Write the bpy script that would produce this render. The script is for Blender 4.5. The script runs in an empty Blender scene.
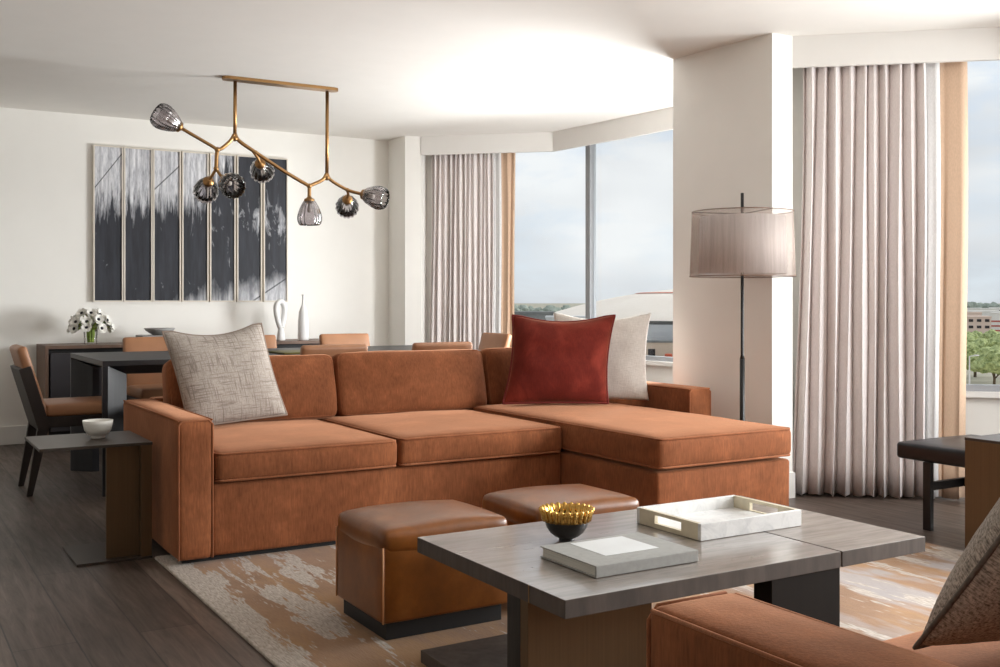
import bpy, bmesh, math, random
from mathutils import Vector, Matrix, noise as mnoise
SC = bpy.context.scene
COL = SC.collection
PI = math.pi
random.seed(7)

# ---------------------------------------------------------------- helpers
def lin(c):
    def f(v):
        v /= 255.0
        return v / 12.92 if v <= 0.04045 else ((v + 0.055) / 1.055) ** 2.4
    return (f(c[0]), f(c[1]), f(c[2]), 1.0)

WM = {}          # world matrix of every root / part while building

def root(name, label, cat, loc=(0, 0, 0), rz=0.0, group=None):
    o = bpy.data.objects.new(name, None)
    COL.objects.link(o)
    o.empty_display_size = 0.1
    o.location = loc
    o.rotation_euler = (0, 0, rz)
    o['label'] = label
    o['category'] = cat
    if group:
        o['group'] = group
    WM[o.name] = Matrix.Translation(loc) @ Matrix.Rotation(rz, 4, 'Z')
    return o

def tag(o, label=None, cat=None, group=None, kind=None):
    if label: o['label'] = label
    if cat: o['category'] = cat
    if group: o['group'] = group
    if kind: o['kind'] = kind
    return o

def obj(name, bm, m, parent=None, smooth=False, loc=None, local=False, angle=None):
    """bm is in world coordinates (or the parent's when local=True)."""
    me = bpy.data.meshes.new(name)
    o = bpy.data.objects.new(name, me)
    COL.objects.link(o)
    if parent is not None:
        if not local:
            bm.transform(WM[parent.name].inverted())
        o.parent = parent
        WM[o.name] = WM[parent.name]
    elif loc is not None:
        bm.transform(Matrix.Translation(-Vector(loc)))
        o.location = loc
        WM[o.name] = Matrix.Translation(loc)
    else:
        WM[o.name] = Matrix.Identity(4)
    bmesh.ops.recalc_face_normals(bm, faces=bm.faces[:])
    for f in bm.faces:
        f.smooth = smooth
    if angle is not None:
        for f in bm.faces: f.smooth = True
        for e in bm.edges:
            if len(e.link_faces) == 2 and e.calc_face_angle(0) > angle:
                e.smooth = False
    bm.to_mesh(me)
    bm.free()
    if m is not None:
        me.materials.append(m)
    return o

def struct(name, bm, m, **k):
    o = obj(name, bm, m, **k)
    o['kind'] = 'structure'
    return o

def copy_tree(o, parent=None):
    c = o.copy()
    COL.objects.link(c)
    if parent is not None:
        c.parent = parent
    for ch in list(o.children):
        copy_tree(ch, c)
    return c

def NB():
    return bmesh.new()

def merge(dst, src):
    me = bpy.data.meshes.new('tmp')
    src.to_mesh(me)
    src.free()
    dst.from_mesh(me)
    bpy.data.meshes.remove(me)
    return dst

def box(bm, x0, x1, y0, y1, z0, z1, bev=0.0, seg=2):
    b = NB()
    bmesh.ops.create_cube(b, size=1.0)
    for v in b.verts:
        v.co = Vector((x0 + (v.co.x + .5) * (x1 - x0), y0 + (v.co.y + .5) * (y1 - y0), z0 + (v.co.z + .5) * (z1 - z0)))
    if bev > 0:
        bmesh.ops.bevel(b, geom=b.edges[:], offset=bev, segments=seg, profile=.5, affect='EDGES', clamp_overlap=True)
    return merge(bm, b)

def hexa(bm, P):
    """eight corners: bottom 4 (ccw) then top 4"""
    vs = [bm.verts.new(p) for p in P]
    for f in ((3, 2, 1, 0), (4, 5, 6, 7), (0, 1, 5, 4), (1, 2, 6, 5), (2, 3, 7, 6), (3, 0, 4, 7)):
        bm.faces.new([vs[i] for i in f])
    return bm

def prism(bm, poly, z0, z1):
    lo = [bm.verts.new((p[0], p[1], z0)) for p in poly]
    hi = [bm.verts.new((p[0], p[1], z1)) for p in poly]
    bm.faces.new(lo[::-1])
    bm.faces.new(hi)
    n = len(poly)
    for i in range(n):
        bm.faces.new((lo[i], lo[(i + 1) % n], hi[(i + 1) % n], hi[i]))
    return bm

def tube(bm, pts, r, seg=8, closed=False, r2=None):
    pts = [Vector(p) for p in pts]
    n = len(pts)
    rings = []
    up = None
    for i, p in enumerate(pts):
        if closed:
            t = (pts[(i + 1) % n] - pts[i - 1]).normalized()
        else:
            t = (pts[min(i + 1, n - 1)] - pts[max(i - 1, 0)]).normalized()
        if up is None:
            up = Vector((0, 0, 1)) if abs(t.z) < .9 else Vector((1, 0, 0))
        a = t.cross(up)
        if a.length < 1e-5:
            a = t.cross(Vector((0.3, 1, 0.2)))
        a.normalize()
        b = a.cross(t).normalized()
        up = b
        rr = r[i] if isinstance(r, (list, tuple)) else r
        rings.append([bm.verts.new(p + a * (math.cos(k * 2 * PI / seg) * rr) + b * (math.sin(k * 2 * PI / seg) * rr)) for k in range(seg)])
    m = n if closed else n - 1
    for i in range(m):
        A, B = rings[i], rings[(i + 1) % n]
        for k in range(seg):
            try:
                bm.faces.new((A[k], A[(k + 1) % seg], B[(k + 1) % seg], B[k]))
            except ValueError:
                pass
    if not closed:
        bm.faces.new(rings[0][::-1])
        bm.faces.new(rings[-1])
    return bm

def curve_pts(P, n=6):
    """Catmull-Rom through points"""
    P = [Vector(p) for p in P]
    out = []
    for i in range(len(P) - 1):
        p0 = P[i - 1] if i else P[0] * 2 - P[1]
        p1, p2 = P[i], P[i + 1]
        p3 = P[i + 2] if i + 2 < len(P) else P[-1] * 2 - P[-2]
        for k in range(n):
            t = k / n
            out.append(.5 * ((2 * p1) + (p2 - p0) * t + (2 * p0 - 5 * p1 + 4 * p2 - p3) * t * t + (3 * p1 - p0 - 3 * p2 + p3) * t ** 3))
    out.append(P[-1])
    return out

def lathe(bm, prof, seg=32, M=None, flute=0, fdepth=0.0, close=False):
    rings = []
    for (r, z) in prof:
        if r < 1e-6:
            rings.append([bm.verts.new((0, 0, z))])
        else:
            ring = []
            for k in range(seg):
                a = k * 2 * PI / seg
                rr = r * (1 + fdepth * math.cos(flute * a)) if flute else r
                ring.append(bm.verts.new((rr * math.cos(a), rr * math.sin(a), z)))
            rings.append(ring)
    n = len(rings)
    for i in range(n - 1 + (1 if close else 0)):
        A, B = rings[i], rings[(i + 1) % n]
        if len(A) == 1 and len(B) == 1: continue
        for k in range(seg):
            if len(A) == 1: bm.faces.new((A[0], B[(k + 1) % seg], B[k]))
            elif len(B) == 1: bm.faces.new((A[k], A[(k + 1) % seg], B[0]))
            else: bm.faces.new((A[k], A[(k + 1) % seg], B[(k + 1) % seg], B[k]))
    if M is not None:
        bm.transform(M)
    return bm

def frame_to(origin, zdir, xhint=(1, 0, 0.01)):
    z = Vector(zdir).normalized()
    y = z.cross(Vector(xhint)).normalized()
    x = y.cross(z)
    return Matrix(((x.x, y.x, z.x, origin[0]), (x.y, y.y, z.y, origin[1]), (x.z, y.z, z.z, origin[2]), (0, 0, 0, 1)))

def axis_samples(a, b, r, n):
    r = min(r, (b - a) / 2.01)
    L = [a, a + .12 * r, a + .4 * r, a + r]
    for i in range(1, n):
        L.append(a + r + (b - a - 2 * r) * i / n)
    return L + [b - r, b - .4 * r, b - .12 * r, b]

def rbox(bm, lo, hi, r, n=(8, 8, 3), crown=0.0, belly=0.0, fx=0.0, fy=0.0, nz=0.0, seed=0.0, sag=0.0):
    """rounded, padded box: crown lifts the top, fx / fy puff the side faces"""
    lo, hi = Vector(lo), Vector(hi)
    ax = [axis_samples(lo[i], hi[i], r, n[i]) for i in range(3)]
    N = [len(a) for a in ax]
    V = {}
    rr = [min(r, (hi[i] - lo[i]) / 2.01) for i in range(3)]
    R = min(rr)
    c = (lo + hi) / 2
    h = (hi - lo) / 2
    def vert(i, j, k):
        key = (i, j, k)
        if key not in V:
            p = Vector((ax[0][i], ax[1][j], ax[2][k]))
            q = Vector((min(max(p[t], lo[t] + R), hi[t] - R) for t in range(3)))
            d = p - q
            if d.length > 1e-9:
                p = q + d.normalized() * R
            s = Vector(((p.x - c.x) / h.x, (p.y - c.y) / h.y, (p.z - c.z) / h.z))
            qx, qy, qz = (max(0, 1 - s[t] * s[t]) for t in range(3))
            o = Vector((0, 0, 0))
            if s.z > 0: o.z += crown * (qx * qy) ** .7 * s.z
            else: o.z += belly * (qx * qy) ** .7 * s.z
            o.x += fx * s.x * (qy * qz) ** .7
            o.y += fy * s.y * (qx * qz) ** .7
            if sag and s.z > 0: o.z -= sag * (1 - abs(s.x)) * s.z
            if nz:
                nv = mnoise.noise_vector(p * 5.0 + Vector((seed, seed * 1.7, 0)))
                o += nv * nz
            V[key] = bm.verts.new(p + o)
        return V[key]
    def grid(f, na, nb):
        for a in range(na - 1):
            for b in range(nb - 1):
                bm.faces.new((f(a, b), f(a + 1, b), f(a + 1, b + 1), f(a, b + 1)))
    X, Y, Z = N
    grid(lambda a, b: vert(a, b, 0), X, Y)
    grid(lambda a, b: vert(a, b, Z - 1), X, Y)
    grid(lambda a, b: vert(a, 0, b), X, Z)
    grid(lambda a, b: vert(a, Y - 1, b), X, Z)
    grid(lambda a, b: vert(0, a, b), Y, Z)
    grid(lambda a, b: vert(X - 1, a, b), Y, Z)
    return bm

def rrect(x0, x1, y0, y1, z, r, n=5, fx=0.0, fy=0.0):
    """rounded rectangle loop of points (for welts)"""
    P = []
    for cx, cy, a0 in ((x1 - r, y0 + r, -PI / 2), (x1 - r, y1 - r, 0), (x0 + r, y1 - r, PI / 2), (x0 + r, y0 + r, PI)):
        for k in range(n + 1):
            a = a0 + k * PI / 2 / n
            P.append(Vector((cx + r * math.cos(a), cy + r * math.sin(a), z)))
    return P

def pillow(w, h, t, conc=.07, n=28, seed=0.0, wr=.006, dip=0.0):
    """square throw pillow in its own frame: x width, y height, z thickness, origin at the middle of the bottom edge"""
    bm = NB()
    def edge(u, v):
        x = w / 2 * u * (1 - conc * (1 - v * v) * abs(u))
        y = h / 2 * v * (1 - (conc if v > 0 else conc * .25) * (1 - u * u) * abs(v))
        if dip and v > 0: y -= dip * v * v * max(0, 1 - (u * 1.25) ** 2)
        return x, y + h / 2
    uvl = bm.loops.layers.uv.new('UVMap')
    us = [-math.cos(PI * i / n) * .5 + (-1 + 2 * i / n) * .5 for i in range(n + 1)]
    top, bot = {}, {}
    for i, u in enumerate(us):
        for j, v in enumerate(us):
            x, y = edge(u, v)
            q = max(0, (1 - abs(u) ** 3.0)) ** .62 * max(0, (1 - abs(v) ** 3.0)) ** .62
            z = t / 2 * q
            p = Vector((x, y, seed))
            wn = mnoise.noise(p * 9) * wr * q + mnoise.noise(p * 23) * wr * .35 * q
            corner = (abs(u) * abs(v)) ** 3
            crease = mnoise.noise(Vector((math.atan2(u, v) * 6, seed, 0))) * wr * 1.2 * corner * (q ** .3)
            if i in (0, n) or j in (0, n):
                top[i, j] = bot[i, j] = bm.verts.new((x, y, 0))
            else:
                top[i, j] = bm.verts.new((x, y, z + wn + crease))
                bot[i, j] = bm.verts.new((x, y, -z + wn * .6 - crease))
    for i in range(n):
        for j in range(n):
            bm.faces.new((top[i, j], top[i + 1, j], top[i + 1, j + 1], top[i, j + 1]))
            f = (bot[i, j], bot[i, j + 1], bot[i + 1, j + 1], bot[i + 1, j])
            try: bm.faces.new(f)
            except ValueError: pass
    for f in bm.faces:
        for l in f.loops:
            l[uvl].uv = (l.vert.co.x, l.vert.co.y)
    loop = [Vector((*edge(us[i], -1), 0)) for i in range(n)] + [Vector((*edge(1, us[j]), 0)) for j in range(n)] + \
           [Vector((*edge(us[n - i], 1), 0)) for i in range(n)] + [Vector((*edge(-1, us[n - j]), 0)) for j in range(n)]
    return bm, loop

def pose(BL, BR, TL):
    """matrix taking the pillow frame to bottom-left, bottom-right, top-left corners"""
    BL, BR, TL = Vector(BL), Vector(BR), Vector(TL)
    x = (BR - BL).normalized()
    y = (TL - BL)
    y.normalize()
    z = x.cross(y).normalized()
    o = (BL + BR) / 2
    return Matrix(((x.x, y.x, z.x, o.x), (x.y, y.y, z.y, o.y), (x.z, y.z, z.z, o.z), (0, 0, 0, 1)))

def make_pillow(name, label, M, w, h, t, m, pm, rp=.006, **k):
    bm, loop = pillow(w, h, t, **k)
    bm.transform(M)
    base = M.to_translation()
    o = obj(name, bm, m, smooth=True, loc=(base.x, base.y, base.z))
    tag(o, label, 'cushion')
    if pm:
        b = tube(NB(), [M @ p for p in loop], rp, 6, closed=True)
        obj('piping', b, pm, o, smooth=True)
    return o

# ---------------------------------------------------------------- materials
class NT:
    def __init__(s, name):
        s.m = bpy.data.materials.new(name)
        s.m.use_nodes = True
        s.t = s.m.node_tree
        s.t.nodes.clear()
        s.out = s.n('ShaderNodeOutputMaterial')
    def n(s, typ, **k):
        nd = s.t.nodes.new(typ)
        for a, v in k.items():
            if hasattr(nd, a) and a not in ('Scale',):
                setattr(nd, a, v)
        return nd
    def l(s, a, b):
        s.t.links.new(a, b)
    def val(s, sock, v):
        if hasattr(v, 'is_linked') or isinstance(v, bpy.types.NodeSocket):
            s.l(v, sock)
        else:
            sock.default_value = v
    def coord(s, which='Object', scale=(1, 1, 1), rot=(0, 0, 0), loc=(0, 0, 0)):
        if which == 'Position':
            src = s.n('ShaderNodeNewGeometry').outputs['Position']
        else:
            src = s.n('ShaderNodeTexCoord').outputs[which]
        mp = s.n('ShaderNodeMapping')
        mp.inputs['Scale'].default_value = scale
        mp.inputs['Rotation'].default_value = rot
        mp.inputs['Location'].default_value = loc
        s.l(src, mp.inputs['Vector'])
        return mp.outputs['Vector']
    def noise(s, vec, scale=5, detail=3, rough=.5, dist=0.0):
        nd = s.n('ShaderNodeTexNoise')
        s.l(vec, nd.inputs['Vector'])
        nd.inputs['Scale'].default_value = scale
        nd.inputs['Detail'].default_value = detail
        nd.inputs['Roughness'].default_value = rough
        nd.inputs['Distortion'].default_value = dist
        return nd.outputs['Fac']
    def ramp(s, fac, stops, interp='LINEAR'):
        nd = s.n('ShaderNodeValToRGB')
        cr = nd.color_ramp
        cr.interpolation = interp
        while len(cr.elements) < len(stops): cr.elements.new(.5)
        for e, (p, c) in zip(cr.elements, stops):
            e.position = p
            e.color = c if len(c) == 4 else (*c, 1)
        s.l(fac, nd.inputs['Fac'])
        return nd.outputs['Color']
    def mix(s, fac, a, b, mode='MIX'):
        nd = s.n('ShaderNodeMix', data_type='RGBA', blend_type=mode)
        s.val(nd.inputs[0], fac)
        s.val(nd.inputs[6], a)
        s.val(nd.inputs[7], b)
        return nd.outputs[2]
    def math(s, op, a, b=0.0, c=0.0):
        nd = s.n('ShaderNodeMath', operation=op)
        s.val(nd.inputs[0], a); s.val(nd.inputs[1], b)
        if op in ('MULTIPLY_ADD', 'SMOOTH_MIN'): s.val(nd.inputs[2], c)
        return nd.outputs[0]
    def sep(s, vec):
        nd = s.n('ShaderNodeSeparateXYZ')
        s.l(vec, nd.inputs[0])
        return nd.outputs
    def bump(s, h, strength=.2, dist=.01):
        nd = s.n('ShaderNodeBump')
        s.l(h, nd.inputs['Height'])
        nd.inputs['Strength'].default_value = strength
        nd.inputs['Distance'].default_value = dist
        return nd.outputs['Normal']
    def bsdf(s, col, rough=.5, metal=0.0, normal=None, sheen=0.0, sheen_tint=None, spec=.5, coat=0.0, sheen_rough=.4, coat_rough=.1):
        p = s.n('ShaderNodeBsdfPrincipled')
        s.val(p.inputs['Base Color'], col)
        s.val(p.inputs['Roughness'], rough)
        p.inputs['Metallic'].default_value = metal
        p.inputs['Specular IOR Level'].default_value = spec
        p.inputs['Sheen Weight'].default_value = sheen
        p.inputs['Sheen Roughness'].default_value = sheen_rough
        if sheen_tint: p.inputs['Sheen Tint'].default_value = sheen_tint
        p.inputs['Coat Weight'].default_value = coat
        p.inputs['Coat Roughness'].default_value = coat_rough
        if normal is not None: s.l(normal, p.inputs['Normal'])
        s.l(p.outputs[0], s.out.inputs['Surface'])
        return p

def simple(name, c, rough=.5, metal=0.0, var=.12, vs=6, stretch=(1, 1, 1), bump=0.0, bs=60, **k):
    t = NT(name)
    c = lin(c)
    v = t.coord('Object', stretch)
    f = t.noise(v, vs, 4, .55)
    d = tuple(x * (1 - var) for x in c[:3]) + (1,)
    b = tuple(min(1, x * (1 + var)) for x in c[:3]) + (1,)
    col = t.ramp(f, [(.3, d), (.7, b)])
    nrm = t.bump(t.noise(v, bs, 2), bump, .004) if bump else None
    t.bsdf(col, rough, metal, nrm, **k)
    return t.m

def velvet(name, c, hi, sheen=.5, bump=.25, streak=True):
    t = NT(name)
    v = t.coord('Object')
    big = t.noise(v, 3.2, 4, .6, .6)
    vs = t.coord('Object', (1, 1, .13))
    st = t.noise(vs, 150, 3, .65)
    sm = t.noise(v, 17, 3, .6)
    c0, c1 = lin(c), lin(hi)
    dk = tuple(x * .82 for x in c0[:3]) + (1,)
    a = t.ramp(big, [(.32, dk), (.5, c0), (.72, c1)])
    b = t.ramp(st, [(.3, (.62, .62, .62, 1)), (.6, (1.0, 1.0, 1.0, 1)), (.75, (1.25, 1.2, 1.15, 1))])
    col = t.mix(.75 if streak else .35, a, b, 'MULTIPLY')
    cc = t.ramp(sm, [(.35, (.86, .86, .86, 1)), (.65, (1.08, 1.08, 1.08, 1))])
    col = t.mix(.7, col, cc, 'MULTIPLY')
    t.bsdf(col, .85, 0, t.bump(st, bump, .003), sheen=sheen, sheen_tint=lin((255, 190, 150)), spec=.15)
    return t.m

MAT = {}
MAT['wall'] = simple('wall_paint', (242, 240, 235), .7, var=.01, spec=.2)
MAT['ceil'] = simple('ceiling_paint', (240, 237, 232), .8, var=.01, spec=.1)
MAT['dimwall'] = simple('taupe_wall', (186, 180, 172), .7, var=.02)
MAT['trim'] = simple('trim_paint', (236, 234, 230), .45, var=.01)
MAT['velvet'] = velvet('rust_velvet', (134, 80, 50), (158, 98, 64))
MAT['velvet_pipe'] = velvet('rust_velvet_welt', (144, 88, 58), (164, 106, 74), streak=False)
MAT['red'] = velvet('red_velvet', (108, 36, 27), (146, 58, 44), sheen=.45, streak=False)
MAT['red_pipe'] = simple('red_welt', (112, 30, 22), .8)
MAT['plinth'] = simple('black_plinth', (26, 25, 26), .6)
MAT['blackwood'] = simple('black_oak', (38, 38, 42), .45, var=.35, vs=14, stretch=(1, 1, .12), bump=.15, bs=30)
MAT['blackwood_top'] = simple('black_oak_top', (44, 43, 45), .42, var=.3, vs=14, stretch=(.12, 1, 1), bump=.1, bs=30)
MAT['darkwood'] = simple('espresso_wood', (38, 29, 25), .5, var=.3, vs=12, stretch=(1, 1, .15))
MAT['smoked'] = simple('smoked_oak', (30, 24, 20), .75, var=.2, vs=12, stretch=(1, 1, .15), spec=.15)
MAT['walnut'] = simple('walnut_veneer', (108, 84, 70), .5, var=.2, vs=10, stretch=(1, .2, .2))
MAT['greydoor'] = simple('charcoal_lacquer', (62, 60, 64), .4, var=.05)
MAT['tan'] = simple('tan_leather', (160, 112, 78), .45, var=.1, bump=.08, bs=120)
MAT['tanwelt'] = simple('tan_leather_welt', (196, 140, 96), .5)
MAT['bronze'] = simple('brushed_bronze', (104, 82, 58), .42, metal=.6, var=.08, vs=3, stretch=(60, 60, .4))
MAT['bronze_top'] = simple('dark_bronze_plate', (68, 60, 54), .38, metal=.35, var=.05)
MAT['brass'] = simple('antique_brass', (166, 128, 84), .32, metal=.95, var=.08)
MAT['gold'] = simple('polished_gold', (222, 176, 96), .2, metal=1.0, var=.05)
MAT['black_metal'] = simple('black_metal', (15, 15, 17), .45, var=.05)
MAT['black_ceramic'] = simple('black_ceramic', (26, 24, 24), .35, var=.05)
MAT['white_ceramic'] = simple('white_ceramic', (232, 230, 224), .35, var=.03)
MAT['matte_white'] = simple('matte_plaster', (228, 227, 226), .75, var=.03)
MAT['black_vinyl'] = simple('black_leather', (17, 20, 25), .33, var=.06, bump=.05, bs=150)
MAT['page'] = simple('book_pages', (206, 204, 196), .8, var=.12, vs=4, stretch=(1, 1, 140))
MAT['book'] = simple('grey_book_cloth', (160, 160, 157), .7, var=.08, vs=60)
MAT['plate'] = simple('pale_cover_plate', (222, 225, 226), .55, var=.05, vs=9)
MAT['horn'] = simple('pale_bone_inlay', (214, 204, 180), .35, var=.1, vs=18)
MAT['olive'] = simple('olive_lacquer', (104, 96, 44), .5)
MAT['greyceramic'] = simple('grey_stoneware', (150, 148, 146), .5)
MAT['petal'] = simple('white_petal', (240, 238, 232), .7, var=.04)
MAT['flcentre'] = simple('black_stamen', (20, 18, 26), .7)
MAT['stem'] = simple('green_stem', (150, 172, 78), .5, var=.3, vs=30)
MAT['leaf'] = simple('green_leaf', (88, 116, 50), .6, var=.3, vs=40)
MAT['frame_wood'] = simple('whitewashed_frame', (222, 214, 202), .6, var=.06)
MAT['alu'] = simple('window_aluminium', (160, 162, 166), .45, metal=.1, var=.03)

def leather():
    t = NT('cognac_leather')
    v = t.coord('Object')
    big = t.noise(v, 4.5, 4, .6)
    fine = t.noise(v, 40, 4, .6)
    c = t.ramp(big, [(.3, lin((104, 58, 18))), (.55, lin((132, 76, 26))), (.75, lin((160, 98, 42)))])
    c = t.mix(.5, c, t.ramp(fine, [(.3, (.8, .8, .8, 1)), (.7, (1.1, 1.1, 1.1, 1))]), 'MULTIPLY')
    t.bsdf(c, .33, 0, t.bump(t.noise(v, 160, 3), .08, .003), spec=.5, coat=.12, coat_rough=.3)
    return t.m
MAT['leather'] = leather()

def oak(name, stretch, c0, c1, rough=.3, bump=.35, coat=0.0):
    t = NT(name)
    v = t.coord('Object', stretch)
    g = t.noise(v, 22, 5, .65, .3)
    f = t.noise(v, 90, 2, .5)
    c = t.ramp(g, [(.28, lin(c0)), (.72, lin(c1))])
    c = t.mix(.45, c, t.ramp(f, [(.35, (.7, .7, .7, 1)), (.6, (1.08, 1.08, 1.08, 1))]), 'MULTIPLY')
    rg = t.ramp(g, [(.3, (rough + .12,) * 3 + (1,)), (.7, (rough - .05,) * 3 + (1,))])
    t.bsdf(c, rg, 0, t.bump(g, bump, .004), spec=.5, coat=coat, coat_rough=.16).inputs['Coat IOR'].default_value = 2.1
    return t.m
MAT['oak_top'] = oak('grey_oak_top', (.12, 1, 1), (112, 103, 96), (148, 138, 130), coat=.9)
MAT['oak_top2'] = oak('grey_oak_end', (.12, 1, 1), (118, 108, 101), (154, 144, 135), .42, coat=.4)
MAT['oak_shaded_edge'] = oak('grey_oak_shaded_edge', (.5, .5, .1), (66, 57, 52), (90, 79, 72), .6)  # same oak with the tabletop sides' shade painted in; base shelf reuses it
MAT['oak_dark'] = oak('dark_oak_leg', (1, 1, .1), (28, 23, 20), (44, 37, 32), .5)

def floor_mat():
    t = NT('plank_floor')
    v = t.coord('Position', (1, 1, 1), (0, 0, PI / 2))
    br = t.n('ShaderNodeTexBrick')
    br.offset = .37
    t.l(v, br.inputs['Vector'])
    for k, x in (('Color1', (.2, .2, .2, 1)), ('Color2', (.8, .8, .8, 1)), ('Mortar', (0, 0, 0, 1))): br.inputs[k].default_value = x
    br.inputs['Scale'].default_value = 1.0
    br.inputs['Mortar Size'].default_value = .003
    br.inputs['Mortar Smooth'].default_value = .3
    br.inputs['Brick Width'].default_value = 1.5
    br.inputs['Row Height'].default_value = .19
    tone = t.ramp(br.outputs['Color'], [(0, lin((66, 56, 50))), (.5, lin((86, 74, 67))), (1, lin((110, 97, 88)))])
    vg = t.coord('Position', (9, .7, 1))
    g = t.noise(vg, 3.5, 7, .7, .5)
    col = t.mix(.9, tone, t.ramp(g, [(.3, (.5, .49, .48, 1)), (.5, (.95, .94, .93, 1)), (.72, (1.45, 1.41, 1.36, 1))]), 'MULTIPLY')
    col = t.mix(t.math('MULTIPLY', br.outputs['Fac'], .85), col, lin((34, 29, 28)))
    t.bsdf(col, t.ramp(g, [(.3, (.5,) * 3), (.7, (.36,) * 3)]), 0, t.bump(g, .12, .003), spec=.5)
    return t.m
MAT['floor'] = floor_mat()

def rug_mat():
    t = NT('abrasion_rug')
    vw = t.coord('Position')
    x, y, z = t.sep(vw)
    # streaks run away from the window wall, broken into short blocks
    s1 = t.noise(t.coord('Position', (4.2, .75, 1), (0, 0, -.08)), 1.5, 5, .72, .25)
    s2 = t.noise(t.coord('Position', (11, 1.5, 1), (0, 0, -.05), (3.1, 7.7, 0)), 1.4, 4, .7, .15)
    s3 = t.noise(t.coord('Position', (26, 2.4, 1), (0, 0, 0), (13, 2, 0)), 1.6, 2, .6)
    grain = t.noise(t.coord('Position', (60, 9, 1)), 3, 3, .6)
    tone = t.noise(vw, 2.2, 3, .6)
    base = t.ramp(tone, [(.3, lin((134, 104, 82))), (.5, lin((154, 122, 96))), (.72, lin((172, 138, 108)))])
    gold = t.ramp(t.noise(t.coord('Position', (3, .8, 1), (0, 0, 0), (9, 4, 2)), 1.6, 4, .7), [(.5, (0, 0, 0, 1)), (.6, (1, 1, 1, 1))])
    rightside = t.ramp(x, [(0, (0, 0, 0, 1)), (1, (1, 1, 1, 1))])
    base = t.mix(t.math('MULTIPLY', gold, .4), base, lin((176, 136, 88)))
    m1 = t.math('MULTIPLY_ADD', s3, .16, s1)
    m1 = t.ramp(m1, [(.625, (0, 0, 0, 1)), (.645, (1, 1, 1, 1))])
    m2 = t.math('MULTIPLY_ADD', s3, .10, s2)
    m2 = t.ramp(m2, [(.69, (0, 0, 0, 1)), (.705, (1, 1, 1, 1))])
    mk = t.math('MAXIMUM', m1, m2)
    # pale band along the left edge with a ragged inner side
    e = t.math('MULTIPLY_ADD', s2, .34, x)
    eb = t.n('ShaderNodeMapRange')
    t.l(e, eb.inputs['Value'])
    eb.inputs['From Min'].default_value = 1.325
    eb.inputs['From Max'].default_value = 1.315
    mk = t.math('MAXIMUM', mk, eb.outputs[0])
    grey = t.ramp(grain, [(.3, lin((158, 146, 134))), (.6, lin((192, 182, 172))), (.75, lin((206, 198, 190)))])
    cool = t.ramp(t.noise(t.coord('Position', (2.2, .7, 1), (0, 0, 0), (4, 11, 0)), 1.3, 4, .7), [(.52, (0, 0, 0, 1)), (.60, (1, 1, 1, 1))])
    side = t.n('ShaderNodeMapRange')
    t.l(x, side.inputs['Value'])
    side.inputs['From Min'].default_value = 2.5
    side.inputs['From Max'].default_value = 3.1
    base = t.mix(t.math('MULTIPLY', t.math('MULTIPLY', cool, side.outputs[0]), .75), base, lin((168, 166, 168)))
    col = t.mix(mk, base, grey)
    col = t.mix(.5, col, t.ramp(grain, [(.25, (.78,) * 3), (.7, (1.1,) * 3)]), 'MULTIPLY')
    t.bsdf(col, .95, 0, t.bump(grain, .4, .004), spec=.1, sheen=.15)
    return t.m
MAT['rug'] = rug_mat()

def curtain_mat(name, c, rough=.85, trans=.0):
    t = NT(name)
    v = t.coord('Object', (1, 1, .3))
    f = t.noise(v, 220, 2)
    c = lin(c)
    col = t.ramp(f, [(.3, tuple(x * .93 for x in c[:3])), (.7, tuple(min(1, x * 1.05) for x in c[:3]))])
    t.bsdf(col, rough, 0, t.bump(f, .05, .002), sheen=.1, spec=.2)
    return t.m
MAT['drape'] = curtain_mat('greige_drape', (234, 227, 225))
MAT['lining'] = curtain_mat('pale_lining', (226, 226, 226))
MAT['tandrape'] = curtain_mat('tan_sheer', (214, 184, 158))

def weave(name, cols, dark, scale=1.0, lines=True, rough=.9, contrast=.6, thr=26):
    """plain-weave cloth with irregular darker threads both ways (cloth coordinates from the UV map)"""
    t = NT(name)
    a = t.noise(t.coord('UV', (260 * scale, thr * scale, 1)), 1, 2, .7)
    b = t.noise(t.coord('UV', (thr * scale, 260 * scale, 1), (0, 0, 0), (3, 7, 0)), 1, 2, .7)
    c0 = t.ramp(a, [(.35, lin(cols[0])), (.62, lin(cols[1]))])
    c1 = t.ramp(b, [(.35, lin(cols[0])), (.62, lin(cols[1]))])
    col = t.mix(.5, c0, c1)
    if lines:
        la = t.ramp(t.noise(t.coord('UV', (105 * scale, 5 * scale, 1), (0, 0, 0), (5, 1, 2)), 1, 2, .6), [(.52, (0, 0, 0)), (.66, (1, 1, 1))])
        lb = t.ramp(t.noise(t.coord('UV', (5 * scale, 105 * scale, 1), (0, 0, 0), (1, 8, 4)), 1, 2, .6), [(.52, (0, 0, 0)), (.66, (1, 1, 1))])
        mk = t.math('MULTIPLY', t.math('MAXIMUM', la, lb), contrast)
        col = t.mix(mk, col, lin(dark))
    h = t.math('ADD', a, b)
    t.bsdf(col, rough, 0, t.bump(h, .35, .003), spec=.12, sheen=.1)
    return t.m
MAT['tweed'] = weave('taupe_crosshatch_weave', ((158, 148, 139), (198, 189, 180)), (108, 94, 84), 1.7, contrast=.6)
MAT['tweed_pipe'] = simple('taupe_welt', (150, 134, 122), .9)
MAT['linen'] = weave('cream_linen', ((210, 203, 194), (234, 228, 220)), (200, 192, 182), lines=False)
MAT['dark_tweed'] = weave('charcoal_tweed', ((84, 79, 73), (206, 197, 186)), (56, 52, 48), 1.2, lines=False, thr=90)
MAT['dark_pipe'] = simple('charcoal_welt', (104, 98, 91), .9, var=.3, vs=90)

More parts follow.
